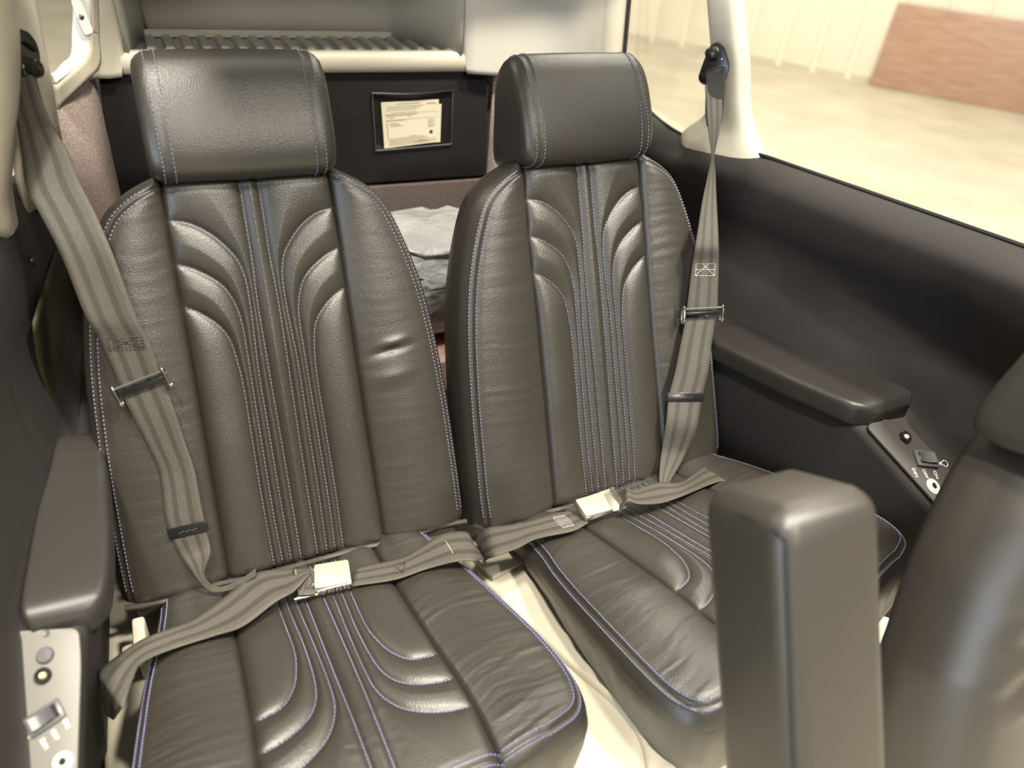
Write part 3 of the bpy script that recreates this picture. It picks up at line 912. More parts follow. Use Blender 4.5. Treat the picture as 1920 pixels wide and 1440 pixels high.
def rear_seat(label, back_loc, back_yaw, cush_loc, cush_yaw, dimple, seed, th, wide=1.0):
    root = empty('passenger_seat', W(cush_loc[0], .72, -.93))
    tag(root, label, 'seat', 'rear passenger seats')
    base = Vector(root.location)
    bk = Cushion(WB_T, WB_W, 0.0, SEAM_B, LINES_B, .030, .013, BAND_B, 1.0, .014, .00025, dimple=dimple, seed=seed)
    ms = bk.meshes(conv_b, leather, 'backrest')
    RB = (math.radians(-25), 0, math.radians(back_yaw))
    b = link('backrest', ms['band'], root, Vector(W(*back_loc)) - base, RB)
    link('centre_panel', ms['centre'], b); link('side_bolster', ms['left'], b); link('side_bolster', ms['right'], b)
    rows = [l[l[:, 0] < np.interp(l[:, 1], SEAM_B[::-1, 1], SEAM_B[::-1, 0]) - .0025] for l in LINES_B]
    st = bk.stitches(conv_b, rows)
    rim = [bk.offset_line(.014 - .0040, .02, .109), bk.offset_line(.014 + .0045, .02, .109)]
    st = merge(st, bk.stitches(conv_b, rim))
    tag(link('stitching', mesh_from('back_stitching', *st, th, None, 0), b), 'rows of pale blue stitching', kind='stuff')
    # piped hem along the bottom edge
    s = np.linspace(-.243, .243, 90)
    hem = np.stack([s, .004 + .0015 * np.sin(s * 40), .006 + .004 * np.cos(s * 6.5) + .002 * np.sin(s * 55)], 1)
    hv = [conv_b([p[0]], [p[1] - .004], [p[2] - .004])[0] for p in hem]
    v, f = tube(hv, .0042, 8)
    lobj('hem_piping', v, f, piping_m, b)
    # loose skirt below the hem, tucked back
    rows_ = []
    for sx in np.linspace(-.228, .228, 80):
        wv = .003 * math.sin(sx * 46 + seed) + .0025 * math.sin(sx * 97)
        rows_.append([conv_b([sx], [tt], [hh])[0] for tt, hh in [(.0, .0), (-.010, -.003 + wv), (-.020, -.013 + wv * 1.4), (-.028, -.030 + wv), (-.030, -.055)]])
    v, f = loft(rows_)
    solid(lobj('hem_skirt', v, f, near_leather, b, sharp=0), .0025, 0)
    hm, hs = build_headrest_mesh(.1105, HR_PROF, 'headrest', leather)
    h = link('headrest', hm, root, Vector(W(*back_loc)) - base, RB)
    tag(link('stitching', hs, h), kind='stuff')
    for px in (-.05, .05):
        v, f = tube([(px, .03, .50), (px, .03, .60)], .006, 10)
        lobj('headrest_post', v, f, chrome, root, Vector(W(*back_loc)) - base, RB)
    # seat cushion
    cu = Cushion(WC_T, WC_W, -.03, SEAM_C, LINES_C, .026, .012, BAND_C, .9, .012, .0009, seed=seed + 3, drop=.020)
    mc = cu.meshes(conv_c, leather, 'seat_cushion')
    RC = (math.radians(-12), 0, math.radians(cush_yaw))
    c = link('seat_cushion', mc['band'], root, Vector(W(*cush_loc)) - base, RC)
    c.scale = (wide, 1, 1)
    link('centre_panel', mc['centre'], c); link('side_bolster', mc['left'], c); link('side_bolster', mc['right'], c)
    rows = [l[(l[:, 1] < .402) & (l[:, 0] < np.interp(l[:, 1], SEAM_C[:, 1], SEAM_C[:, 0]) - .0025)] for l in LINES_C]
    st = cu.stitches(conv_c, rows, step=.0047, ln=.0041)
    rim = [cu.offset_line(.0125 - .0038, .0, .0), cu.offset_line(.0125 + .0042, .0, .0)]
    fr = np.array([[.182, .418 - .0125 + .0038], [.0, .418 - .0125 + .0038]]); fr2 = np.array([[.182, .418 - .0125 - .0042], [0, .418 - .0125 - .0042]])
    st = merge(st, cu.stitches(conv_c, rim + [fr, fr2], step=.0047, ln=.0041))
    tag(link('stitching', mesh_from('cushion_stitching', *st, thread_blue, None, 0), c), kind='stuff')
    return root, bk, cu

DIMP = [(.155, .288, -.0055, .022, .0055), (.160, .300, .0035, .02, .006), (.150, .25, .0025, .03, .012)]
seatL, bkL, cuL = rear_seat('black leather rear seat with blue stitching, on the left beside the slack belt', (.109, .763, -.858), 0, (.095, .76, -.86), 2.6, DIMP, 0, thread)
seatR, bkR, cuR = rear_seat('black leather rear seat with blue stitching, on the right next to the window pillar', (.610, .742, -.858), 3, (.614, .763, -.86), 14, None, 11, thread, 1.07)

# ------------------------------------------------------------------ front seat with raised armrest
FS_T = [0, .2, .4, .45, .50, .54, .58, .61, .635, .652, .663, .670]
FS_W = [.246, .248, .245, .235, .219, .205, .186, .169, .151, .136, .121, .104]
fs = empty('front_seat', W(.90, .10, -1.06))
tag(fs, 'black leather front seat cut off by the right edge, wrinkled backrest', 'seat')
RF = (math.radians(-20), 0, 0)
fl = Vector(W(.902, .037, -1.058)) - Vector(fs.location)
seamF = cr([(.10, .69), (.105, .4), (.11, .0)], 12)
fb = Cushion(FS_T, FS_W, 0, seamF, None, .05, .012, dict(rings=[(0, 0), (.3, -.002), (.7, 0), (.92, .006), (1, .02)], depth=lambda t: .11 + 0 * np.asarray(t)), 1, 0, 0, nx=120, ny=160,
             dimple=[(-.13, .505, .006, .05, .014), (-.12, .478, -.007, .05, .010), (-.135, .45, .006, .05, .014), (-.14, .42, -.006, .05, .011), (-.12, .39, .006, .05, .013), (-.14, .58, .004, .05, .03)])
mf = fb.meshes(conv_b, near_leather, 'front_backrest')
b = link('backrest', mf['band'], fs, fl, RF)
link('centre_panel', mf['centre'], b); link('side_bolster', mf['left'], b); link('side_bolster', mf['right'], b)
prof = [(a * 1.15 + .01, .664 + (t - .541) * 1.0) for a, t in HR_PROF]
hm, hs = build_headrest_mesh(.160, prof, 'front_headrest', near_leather, .42)
h = link('headrest', hm, fs, fl, RF)
# folded-up armrest
ar = empty('folding_armrest', W(.43, .20, -.66))
tag(ar, 'black leather centre armrest standing upright beside the front seat', 'armrest')
MA = basis(W(.379, .258, -.386), (1, 0, 0), n=(0, math.sin(math.radians(28)), math.cos(math.radians(28))))
v, f = rbox(.108, .100, .34, .020, 5, c=(.052, .050, -.172))
v = [(x + .004 * math.sin(max(0, min(1, -z / .34)) * math.pi) * (1 if x > .05 else -1), y, z + (.010 * math.cos((x - .05) / .05 * 1.3) + .006 * math.cos((y - .047) / .047 * 1.3) if z > -.02 else 0)) for x, y, z in v]
wobj('pad', xf(MA, v), f, near_leather, ar, sharp=0)
v, f = tube([xf(MA, [p])[0] for p in cr([(.0035, .09, -.010), (.002, .05, -.006), (.0025, .012, -.008), (.005, .0055, -.016), (.0040, .0048, -.03), (.003, .0048, -.1), (.001, .0048, -.2), (.003, .005, -.33)], 60)], .0022, 6)
wobj('seam_piping', v, f, rubber, ar)

# strap edges (left edge, right edge), metres
L_SHOULDER = [
    ((-0.131, 1.082, 1.732), (-0.109, 1.080, 1.745)),
    ((-0.137, 1.057, 1.696), (-0.103, 1.039, 1.697)),
    ((-0.138, 1.026, 1.665), (-0.090, 1.008, 1.675)),
    ((-0.139, 0.996, 1.634), (-0.081, 0.972, 1.643)),
    ((-0.129, 0.969, 1.610), (-0.071, 0.944, 1.617)),
    ((-0.115, 0.932, 1.573), (-0.060, 0.907, 1.578)),
    ((-0.103, 0.892, 1.514), (-0.050, 0.881, 1.512)),
    ((-0.093, 0.883, 1.477), (-0.041, 0.873, 1.478)),
    ((-0.082, 0.862, 1.417), (-0.036, 0.861, 1.431)),
]
L_SHOULDER2 = [
    ((-0.083, 0.862, 1.412), (-0.035, 0.861, 1.426)),
    ((-0.075, 0.848, 1.378), (-0.029, 0.847, 1.391)),
    ((-0.066, 0.835, 1.340), (-0.024, 0.832, 1.349)),
    ((-0.061, 0.826, 1.314), (-0.019, 0.816, 1.311)),
    ((-0.061, 0.816, 1.292), (-0.019, 0.803, 1.284)),
    ((-0.064, 0.798, 1.255), (-0.019, 0.789, 1.254)),
    ((-0.061, 0.783, 1.224), (-0.019, 0.780, 1.232)),
    ((-0.056, 0.774, 1.205), (-0.018, 0.772, 1.214)),
    ((-0.048, 0.760, 1.191), (-0.020, 0.762, 1.204)),
    ((-0.037, 0.744, 1.172), (-0.031, 0.750, 1.185)),
    ((-0.024, 0.734, 1.162), (-0.022, 0.738, 1.168)),
    ((0.002, 0.729, 1.164), (0.004, 0.733, 1.171)),
    ((0.031, 0.729, 1.177), (0.033, 0.734, 1.186)),
]
L_LAP_OUT = [
    ((-0.147, 0.584, 1.167), (-0.155, 0.595, 1.165)),
    ((-0.133, 0.560, 1.213), (-0.155, 0.614, 1.202)),
    ((-0.126, 0.558, 1.226), (-0.152, 0.621, 1.212)),
    ((-0.118, 0.594, 1.216), (-0.137, 0.635, 1.208)),
    ((-0.110, 0.622, 1.202), (-0.109, 0.662, 1.194)),
    ((-0.082, 0.640, 1.188), (-0.071, 0.680, 1.179)),
    ((-0.032, 0.647, 1.182), (-0.049, 0.690, 1.173)),
    ((0.004, 0.648, 1.184), (-0.010, 0.715, 1.170)),
    ((0.047, 0.671, 1.184), (0.030, 0.742, 1.168)),
    ((0.073, 0.679, 1.186), (0.067, 0.730, 1.175)),
    ((0.099, 0.700, 1.188), (0.100, 0.710, 1.185)),
]
L_LAP_FOLD = [
    ((0.100, 0.705, 1.184), (0.100, 0.713, 1.183)),
    ((0.078, 0.677, 1.182), (0.109, 0.701, 1.177)),
    ((0.084, 0.674, 1.179), (0.112, 0.710, 1.171)),
    ((0.098, 0.672, 1.177), (0.112, 0.704, 1.170)),
]
L_LAP_IN = [
    ((0.148, 0.673, 1.171), (0.163, 0.709, 1.163)),
    ((0.204, 0.660, 1.176), (0.225, 0.702, 1.167)),
    ((0.250, 0.658, 1.182), (0.256, 0.707, 1.172)),
    ((0.290, 0.646, 1.195), (0.291, 0.713, 1.181)),
    ((0.314, 0.641, 1.192), (0.329, 0.709, 1.177)),
    ((0.340, 0.663, 1.161), (0.341, 0.708, 1.151)),
    ((0.354, 0.681, 1.126), (0.360, 0.719, 1.118)),
]
R_SHOULDER = [
    ((0.916, 1.115, 1.701), (0.944, 1.111, 1.716)),
    ((0.902, 1.071, 1.654), (0.927, 1.065, 1.664)),
    ((0.892, 1.037, 1.623), (0.905, 1.034, 1.628)),
    ((0.883, 1.014, 1.605), (0.888, 1.013, 1.607)),
    ((0.867, 0.994, 1.587), (0.879, 0.991, 1.590)),
    ((0.833, 0.953, 1.556), (0.855, 0.943, 1.558)),
    ((0.774, 0.877, 1.525), (0.812, 0.868, 1.525)),
    ((0.772, 0.869, 1.482), (0.817, 0.857, 1.482)),
    ((0.761, 0.842, 1.410), (0.815, 0.829, 1.412)),
]
R_SHOULDER2 = [
    ((0.763, 0.842, 1.401), (0.816, 0.829, 1.402)),
    ((0.751, 0.826, 1.367), (0.805, 0.813, 1.369)),
    ((0.735, 0.804, 1.320), (0.793, 0.789, 1.321)),
    ((0.720, 0.787, 1.285), (0.778, 0.771, 1.284)),
    ((0.709, 0.766, 1.252), (0.761, 0.746, 1.242)),
    ((0.704, 0.753, 1.199), (0.748, 0.739, 1.195)),
    ((0.692, 0.733, 1.177), (0.721, 0.723, 1.174)),
    ((0.684, 0.717, 1.163), (0.702, 0.712, 1.162)),
    ((0.680, 0.702, 1.149), (0.687, 0.701, 1.150)),
]
R_LAP_OUT = [
    ((0.856, 0.675, 1.148), (0.867, 0.723, 1.138)),
    ((0.809, 0.665, 1.173), (0.834, 0.717, 1.162)),
    ((0.771, 0.673, 1.177), (0.788, 0.724, 1.166)),
    ((0.686, 0.659, 1.184), (0.710, 0.695, 1.176)),
    ((0.639, 0.653, 1.189), (0.670, 0.704, 1.179)),
    ((0.597, 0.654, 1.199), (0.613, 0.692, 1.191)),
    ((0.577, 0.660, 1.206), (0.598, 0.693, 1.199)),
    ((0.572, 0.661, 1.192), (0.593, 0.699, 1.184)),
    ((0.567, 0.663, 1.181), (0.571, 0.687, 1.176)),
]
R_LAP_IN = [
    ((0.514, 0.664, 1.177), (0.503, 0.704, 1.168)),
    ((0.481, 0.655, 1.179), (0.479, 0.708, 1.167)),
    ((0.421, 0.656, 1.183), (0.428, 0.701, 1.173)),
    ((0.386, 0.646, 1.187), (0.393, 0.703, 1.175)),
    ((0.348, 0.642, 1.188), (0.366, 0.708, 1.174)),
    ((0.345, 0.662, 1.161), (0.357, 0.722, 1.148)),
    ((0.352, 0.685, 1.125), (0.361, 0.736, 1.114)),
]

# ------------------------------------------------------------------ seat belts
def ribbon(name, rows, mat, parent, n=60, m=8, th=.0013, u0=0., bow=0.):
    A = cr([r[0] for r in rows], n); B = cr([r[1] for r in rows], n)
    mid = (A + B) / 2
    L = np.r_[0, np.cumsum(np.linalg.norm(np.diff(mid, axis=0), axis=1))] + u0
    V, UV = [], []
    k = np.linspace(0, 1, m + 1)
    top = A[:, None, :] * (1 - k)[None, :, None] + B[:, None, :] * k[None, :, None]
    du = np.gradient(top, axis=0); dv = np.gradient(top, axis=1)
    nr = np.cross(du, dv); nr /= np.linalg.norm(nr, axis=2)[:, :, None] + 1e-12
    up = top + nr * th / 2; dn = top - nr * th / 2
    # closed ring per row: up 0..m then down m..0
    rows_ = np.concatenate([up, dn[:, ::-1]], 1)
    uvr = np.concatenate([k, k[::-1]])
    v, f = loft(rows_, closed_u=True, caps=True)
    uv = [(L[j], uvr[i]) for j in range(n) for i in range(2 * (m + 1))]
    return wobj(name, v, f, mat, parent, uv, sharp=0)

def frame_of(row, row2):
    a, b = np.array(row[0]), np.array(row[1]); c = (a + b) / 2
    c2 = (np.array(row2[0]) + np.array(row2[1])) / 2
    x = b - a; x /= np.linalg.norm(x); t = c2 - c
    n = np.cross(x, t); n /= np.linalg.norm(n)
    if n @ (np.array([0, 0, CZ]) - c) < 0: n = -n
    return basis(c, x, n=n), np.linalg.norm(b - a)

def stitch_marks(name, row, row2, parent, mat, w, h, cross=True, lines=3):
    Mx, _ = frame_of(row, row2)
    segs = []
    for i in range(lines):
        y = -h / 2 + h * i / max(1, lines - 1)
        segs.append(((-w / 2, y), (w / 2, y)))
    if cross:
        segs += [((-w / 2, -h / 2), (w / 2, h / 2)), ((-w / 2, h / 2), (w / 2, -h / 2))]
    segs += [((-w / 2, -h / 2), (-w / 2, h / 2)), ((w / 2, -h / 2), (w / 2, h / 2))]
    V, F = [], []
    for a, b in segs:
        a, b = np.array(a), np.array(b); L = np.linalg.norm(b - a); d = (b - a) / L
        nn = max(1, int(L / .0042))
        for k in range(nn):
            p = a + d * (k + .2) * L / nn; q = a + d * (k + .8) * L / nn
            vv, ff = tube([(p[0], p[1], .0011), (q[0], q[1], .0011)], .00045, 4)
            V, F = merge((V, F), (vv, ff))
    return tag(wobj(name, xf(Mx, V), F, mat, parent), kind='stuff')

def adjuster(row, row2, parent, w=.056):
    Mx, wd = frame_of(row, row2)
    w = wd + .010
    bar = rbox(w * .98, .006, .005, .0015, 2, (0, 0, .004))
    o = wobj('adjuster', xf(Mx, bar[0]), bar[1], black_pl, parent)
    for sx in (-1, 1):
        P = [(sx * (w / 2 + .0015), .010, .004), (sx * (w / 2 + .0015), .012, .007), (sx * (w / 2 + .0015), .006, .0085), (sx * (w / 2 + .0015), -.010, .008), (sx * (w / 2 + .0015), -.016, .003), (sx * (w / 2 + .0015), -.012, -.002), (sx * (w / 2 + .0015), .004, -.001)]
        v, f = tube(cr(P + P[:1], 28)[:-1], .0020, 8, closed=True)
        v2, f2 = rbox(.002, .020, .007, .0008, 1, (sx * (w / 2 + .0015), -.002, .003))
        wobj('adjuster_cheek', xf(Mx, merge((v, f), (v2, f2))[0]), merge((v, f), (v2, f2))[1], chrome, o)
    v, f = tube([(-w / 2, .0085, .0065), (w / 2, .0085, .0065)], .0015, 8)
    wobj('adjuster_bar', xf(Mx, v), f, dark_pl, o)
    return o

def keeper(row, row2, parent):
    Mx, wd = frame_of(row, row2)
    w = wd + .006
    v, f = rbox(w, .0155, .0040, .0012, 2, (0, 0, .0005))
    o = wobj('strap_keeper', xf(Mx, v), f, black_pl, parent)
    for k in range(6):
        v, f = rbox(.0025, .0012, .0003, 0, 1, (-.010 + k * .004, -.001 + .001 * (k % 2), .0026))
        wobj('moulded_letter', xf(Mx, v), f, dark_pl, o)
    return o

def buckle(M_, parent):
    """lift-lever buckle, x along the strap"""
    v, f = rbox(.050, .036, .010, .002, 2, (0, 0, .004))
    o = wobj('buckle', xf(M_, v), f, steel, parent)
    v, f = prism(rounded([(-.025, -.016), (.024, -.019), (.026, .017), (-.020, .020)], .004, 3), .0035, .001)
    wobj('release_lever', xf(M_, [(a, b, c + .0095) for a, b, c in v]), f, lever_m, o)
    v, f = rbox(.047, .0035, .0125, .0012, 2, (0, -.0185, .0045))
    wobj('front_rail', xf(M_, v), f, chrome, o)
    v, f = lathe([(.0001, .0012), (.004, .0010), (.005, .0)], 16)
    wobj('pivot_pin', xf(M_ @ Matrix.Translation((-.016, -.0202, .005)) @ Matrix.Rotation(math.pi / 2, 4, 'X'), v), f, steel, o)
    # tongue with slot bar
    P = rounded([(-.048, -.021), (-.026, -.020), (-.020, -.012), (-.020, .012), (-.026, .020), (-.048, .021)], .003, 3)
    v, f = prism(P, .0022, .0006)
    wobj('latch_tongue', xf(M_, [(a, b, c + .004) for a, b, c in v]), f, steel, o)
    v, f = tube([(-.046, -.021, .0085), (-.046, .021, .0085)], .0032, 10)
    wobj('tongue_bar', xf(M_, v), f, chrome, o)
    v, f = tube([(-.052, -.0215, .006), (-.022, -.0215, .006)], .002, 8)
    wobj('tongue_rail', xf(M_, v), f, chrome, o)
    return o

def anchor(c, n, x, parent, s=1.0, flip=1):
    Mx = basis(c, x, n=n)
    P = [(-.016, .028), (-.004, .036), (.010, .030), (.028, .004), (.030, -.014), (.020, -.030), (-.012, -.036), (-.022, -.028), (-.020, 0)]
    P = [(a * flip * s, b * s) for a, b in P]
    v, f = prism(rounded(P, .007, 4), .005, .0015)
    o = wobj('belt_anchor', xf(Mx, v), f, black_pl, parent)
    v, f = prism(rounded([(a * 1.06, b * 1.06) for a, b in P], .007, 4), .002, .0005)
    wobj('anchor_backplate', xf(Mx, [(a, b, c_ - .002) for a, b, c_ in v]), f, dark_pl, o)
    v, f = lathe([(.0001, .021), (.007, .021), (.0098, .019), (.0105, .015), (.0105, .010), (.0125, .008), (.013, .004)], 24)
    wobj('pivot_knob', xf(Mx @ Matrix.Translation((-.006 * flip * s, .016 * s, 0)), v), f, black_pl, o)
    v, f = lathe([(.0001, .0065), (.0016, .0062), (.002, .005)], 10)
    wobj('rivet', xf(Mx @ Matrix.Translation((.012 * flip * s, .010 * s, 0)), v), f, chrome, o)
    v, f = tube(cr([(-.018 * flip * s, -.018 * s, .006), (0, -.020 * s, .0075), (.020 * flip * s, -.004 * s, .006)], 16), .003 * s, 8)
    wobj('strap_slot', xf(Mx, v), f, black_pl, o)
    return o

# --- left belt
bl = empty('seat_belt', W(.0, .72, -.82))
tag(bl, 'slack grey-brown belt lying across the left rear seat', 'seat belt', 'rear seat belts')
ribbon('shoulder_strap', L_SHOULDER, web, bl, 70)
ribbon('lower_strap', L_SHOULDER2, web, bl, 90, u0=.4)
# sewn-back end under the anchor
flap = [((-.131, 1.080, 1.735), (-.112, 1.078, 1.748)), ((-.138, 1.058, 1.706), (-.104, 1.042, 1.712)), ((-.136, 1.042, 1.674), (-.098, 1.030, 1.688))]
ribbon('sewn_flap', flap, web, bl, 20, u0=.9)
sv, sf = [], []
ribbon('lap_strap', L_LAP_OUT, web, bl, 80, u0=1.2)
ribbon('lap_loop', L_LAP_FOLD, web, bl, 24, u0=1.8)
ribbon('buckle_strap', L_LAP_IN, web, bl, 50, u0=2.2)
adjuster(L_SHOULDER[-1], L_SHOULDER2[1], bl)
row = [tuple(np.array(a) * .3 + np.array(b) * .7) for a, b in zip(L_SHOULDER2[5], L_SHOULDER2[6])]
keeper(row, L_SHOULDER2[7], bl)
r1, r2 = L_SHOULDER[-2], L_SHOULDER[-1]
stitch_marks('sewn_end', r1, r2, bl, web_dark, .040, .018, cross=True, lines=6)
stitch_marks('box_stitch', L_LAP_IN[1], L_LAP_IN[2], bl, web_dark, .022, .020, True, 2)
stitch_marks('bar_tack', L_LAP_IN[3], L_LAP_IN[4], bl, print_w, .030, .001, False, 1)
a, b = np.array(L_LAP_IN[0][0]), np.array(L_LAP_IN[0][1])
MB = basis(((a + b) / 2 + np.array([-.030, .004, .004])), (1.0, -.08, .03), n=(.0, -.16, .98))
buckle(MB, bl)
anchor((-.118, 1.092, 1.757), (.80, -.55, .15), (-.55, -.80, 0), bl, .85, -1)

# --- right belt
br = empty('seat_belt', W(.72, .70, -.82))
tag(br, 'taut striped belt over the right rear seat, hung from the black pillar anchor', 'seat belt', 'rear seat belts')
ribbon('shoulder_strap', R_SHOULDER, web, br, 80)
ribbon('lower_strap', R_SHOULDER2, web, br, 80, u0=.5)
loopr = [((.927, 1.140, 1.722), (.950, 1.112, 1.736)), ((.917, 1.114, 1.700), (.945, 1.098, 1.714)), ((.905, 1.085, 1.665), (.935, 1.076, 1.676)), ((.899, 1.064, 1.645), (.925, 1.058, 1.652))]
ribbon('sewn_loop', loopr, web_dark, br, 24)
stitch_marks('sewn_end', loopr[2], loopr[3], br, thread_grey, .018, .018, True, 4)
ribbon('lap_strap', R_LAP_OUT, web, br, 80, u0=1.2)
ribbon('buckle_strap', R_LAP_IN, web, br, 50, u0=2.2)
adjuster(R_SHOULDER[-1], R_SHOULDER2[1], br)
keeper(R_SHOULDER2[3], R_SHOULDER2[4], br)
stitch_marks('box_stitch', R_SHOULDER[-2], R_SHOULDER[-1], br, print_w, .034, .030, True, 4)
stitch_marks('sewn_tack', R_LAP_IN[1], R_LAP_IN[2], br, print_w, .030, .020, False, 6)
a, b = np.array(R_LAP_IN[0][0]), np.array(R_LAP_IN[0][1])
MB = basis(((a + b) / 2 + np.array([.026, .002, .006])), (-1.0, -.05, -.02), n=(.15, -.05, .98))
buckle(MB, br)
anchor((.941, 1.133, 1.733), (-.85, -.50, .15), (.50, -.85, 0), br, 1.0, 1)

# ------------------------------------------------------------------ armrests
def armpad(name, stations, label, sgn):
    """stations: (y, x_inner, x_outer, z_top, scale) ; lofted rounded section"""
    rows = []
    P = cr(stations, 40)
    for (y, xi, xo, zt, sc) in P:
        th = .040
        w = xo - xi
        sec = rounded([(xi - sgn * .006, zt - th), (xi - sgn * .006, zt - .001), (xo, zt + .004), (xo, zt - th)], [.008, .012, .006, .004], 5)
        cx, cz = (xi + xo) / 2, zt - th * .6
        rows.append([W(cx + (a - cx) * (sc * .5 + .5), y, cz + (b - cz) * sc) for a, b in sec])
    v, f = loft(rows, closed_u=True, caps=True)
    bm = bmesh.new(); me = mesh_from('tmp', v, f, pad_m, None, 50)
    bm.from_mesh(me); bmesh.ops.recalc_face_normals(bm, faces=bm.faces[:]); bm.to_mesh(me); bm.free()
    v = [tuple(q.co) for q in me.vertices]; f = [tuple(p.vertices) for p in me.polygons]
    bpy.data.meshes.remove(me)
    o = wobj(name, v, f, pad_m, sharp=50)
    return tag(o, label, 'armrest', 'cabin wall armrests')
armpad('armrest', [(.900, .846, .935, -.672, .55), (.892, .842, .935, -.664, .9), (.86, .846, .942, -.660, 1), (.815, .855, .955, -.656, 1), (.72, .876, .985, -.645, 1), (.64, .896, 1.010, -.635, 1), (.60, .908, 1.022, -.630, 1), (.582, .920, 1.026, -.631, .92), (.572, .934, 1.024, -.634, .6)],
       'padded charcoal armrest on the right wall above the switch panel', 1)
armpad('armrest', [(.915, -.142, -.168, -.672, .5), (.905, -.132, -.172, -.664, .85), (.88, -.127, -.174, -.660, 1), (.834, -.124, -.178, -.659, 1), (.76, -.122, -.188, -.659, 1), (.68, -.122, -.194, -.659, 1), (.63, -.126, -.197, -.660, 1), (.612, -.131, -.197, -.662, .9), (.602, -.139, -.196, -.666, .6)],
       'padded charcoal armrest on the left wall beside the left seat', -1)

# ------------------------------------------------------------------ switch panels
def text_obj(txt, Mx, size, mat, parent):
    cu = bpy.data.curves.new('lettering', 'FONT')
    cu.body = txt; cu.size = size; cu.align_x = 'CENTER'; cu.align_y = 'CENTER'; cu.extrude = .0002
    o = bpy.data.objects.new('lettering', cu); COL.objects.link(o)
    dg = bpy.context.evaluated_depsgraph_get(); dg.update()
    me = bpy.data.meshes.new_from_object(o.evaluated_get(dg))
    bpy.data.objects.remove(o); bpy.data.curves.remove(cu)
    v = [tuple(q.co) for q in me.vertices]; f = [tuple(p.vertices) for p in me.polygons]
    bpy.data.meshes.remove(me)
    return wobj('lettering', xf(Mx, v), f, mat, parent)

def jack(Mx, parent, name='headset_jack', m=None):
    v, f = lathe([(.0125, 0), (.0125, .0012), (.0110, .0022), (.0085, .0022), (.0082, .0036), (.0062, .0040), (.0052, .0036), (.0046, .0010)], 28)
    o = wobj(name, xf(Mx, v), f, m or ivory, parent)
    v, f = lathe([(.0001, .0012), (.0045, .0012), (.0046, .0)], 20)
    wobj('jack_hole', xf(Mx @ Matrix.Translation((0, 0, .0016)), v), f, black_pl, o)
    return o

def rocker(Mx, parent, m1, m2):
    fr_ = rbox(.030, .0185, .004, .0015, 2, (0, 0, .002))
    o = wobj('rocker_switch', xf(Mx, fr_[0]), fr_[1], m1, parent)
    v, f = rbox(.023, .0125, .002, .0004, 1, (0, 0, .0036))
    wobj('switch_well', xf(Mx, v), f, black_pl, o)
    rows = []
    for x in np.linspace(-.0105, .007, 12):
        z = .0058 + .0022 * ((x + .002) / .009) ** 2
        rows.append([(x, -.0055, .003), (x, -.0055, z), (x, .0055, z), (x, .0055, .003)])
    v, f = loft(rows, closed_u=True, caps=True)
    wobj('rocker', xf(Mx, v), f, m2, o)
    return o

# right panel
Rn = Vector((.0749, -.4893, .8689))
cp = empty('switch_panel', (1.0, .52, 1.29))
tag(cp, 'charcoal switch panel with MIC jack below the right armrest', 'switch panel')
ex = (Vector((1.0235, .5866, 1.3347)) - Vector((.9254, .572, 1.3349))).normalized()
MR = basis((.9254, .572, 1.3349), ex, n=Rn)
def onM(Mx, p, lift=0.0):
    q = Mx.inverted() @ Vector(p)
    return q.x, q.y
poly = [onM(MR, p) for p in [(.9254, .572, 1.3349), (1.0235, .5866, 1.3347), (1.0428, .576, 1.3271), (1.072, .481, 1.2711), (1.074, .4416, 1.2487), (1.045, .372, 1.212), (1.020, .372, 1.214)]]
v, f = prism(rounded(poly, [.014, .014, .02, .03, .02, .01, .004], 6), .0035, .0012)
wobj('plate', xf(MR, [(a, b, c + .001) for a, b, c in v]), f, dark_plate, cp)
def at(Mx, p, ang=0., lift=.0045):
    x, y = onM(Mx, p)
    return Mx @ Matrix.Translation((x, y, lift)) @ Matrix.Rotation(ang, 4, 'Z')
v, f = lathe([(.0001, .0012), (.003, .0012), (.0046, .0016), (.0055, .0008), (.0058, 0)], 18)
wobj('screw', xf(at(MR, (.9689, .576, 1.3346)), v), f, dark_pl, cp)
v, f = lathe([(.0105, 0), (.0105, .004), (.0092, .0065), (.0072, .0065), (.0062, .004), (.006, .003)], 6)
o = wobj('map_light', xf(at(MR, (.9901, .5456, 1.3145)), v), f, black_pl, cp)
v, f = lathe([(.0001, .0075), (.003, .0072), (.0042, .005), (.0045, .002)], 16)
wobj('light_button', xf(at(MR, (.9901, .5456, 1.3145)), v), f, ivory, o)
# switch axis: from its left end to its right end
sx = Vector((1.0322, .5057, 1.2884)) - Vector((.9848, .5162, 1.2984))
q1 = MR.to_3x3().inverted() @ sx
angR = math.atan2(q1.y, q1.x)
ms = at(MR, (1.0085, .511, 1.2934), angR)
rocker(ms @ Matrix.Scale(1.45, 4), cp, dark_pl, dark_pl)
for t_, p in (('DIM', (.973, .4969, 1.2886)), ('OFF', (.9927, .4925, 1.2844)), ('ON', (1.0137, .4879, 1.28)), ('MIC', (.9975, .4574, 1.2642))):
    text_obj(t_, at(MR, p, angR - math.pi / 2 + .12, .0046), .0085, print_w, cp)
jack(at(MR, (.9948, .4738, 1.2737)), cp)
jack(at(MR, (1.0355, .4684, 1.2671)), cp)
# light-bulb pictogram
mbp = at(MR, (1.0428, .5003, 1.2845), angR + .1, .0048)
ring = [(.004 + .0052 * math.cos(a), .0052 * math.sin(a), 0) for a in np.linspace(-2.5, 2.5, 20)]
v, f = tube([(-.005, -.0016, 0)] + ring + [(-.005, .0016, 0)], .0006, 5)
v2, f2 = rbox(.004, .004, .0008, .0002, 1, (-.0065, 0, 0))
mv = merge((v, f), (v2, f2))
wobj('bulb_symbol', xf(mbp, mv[0]), mv[1], print_w, cp)

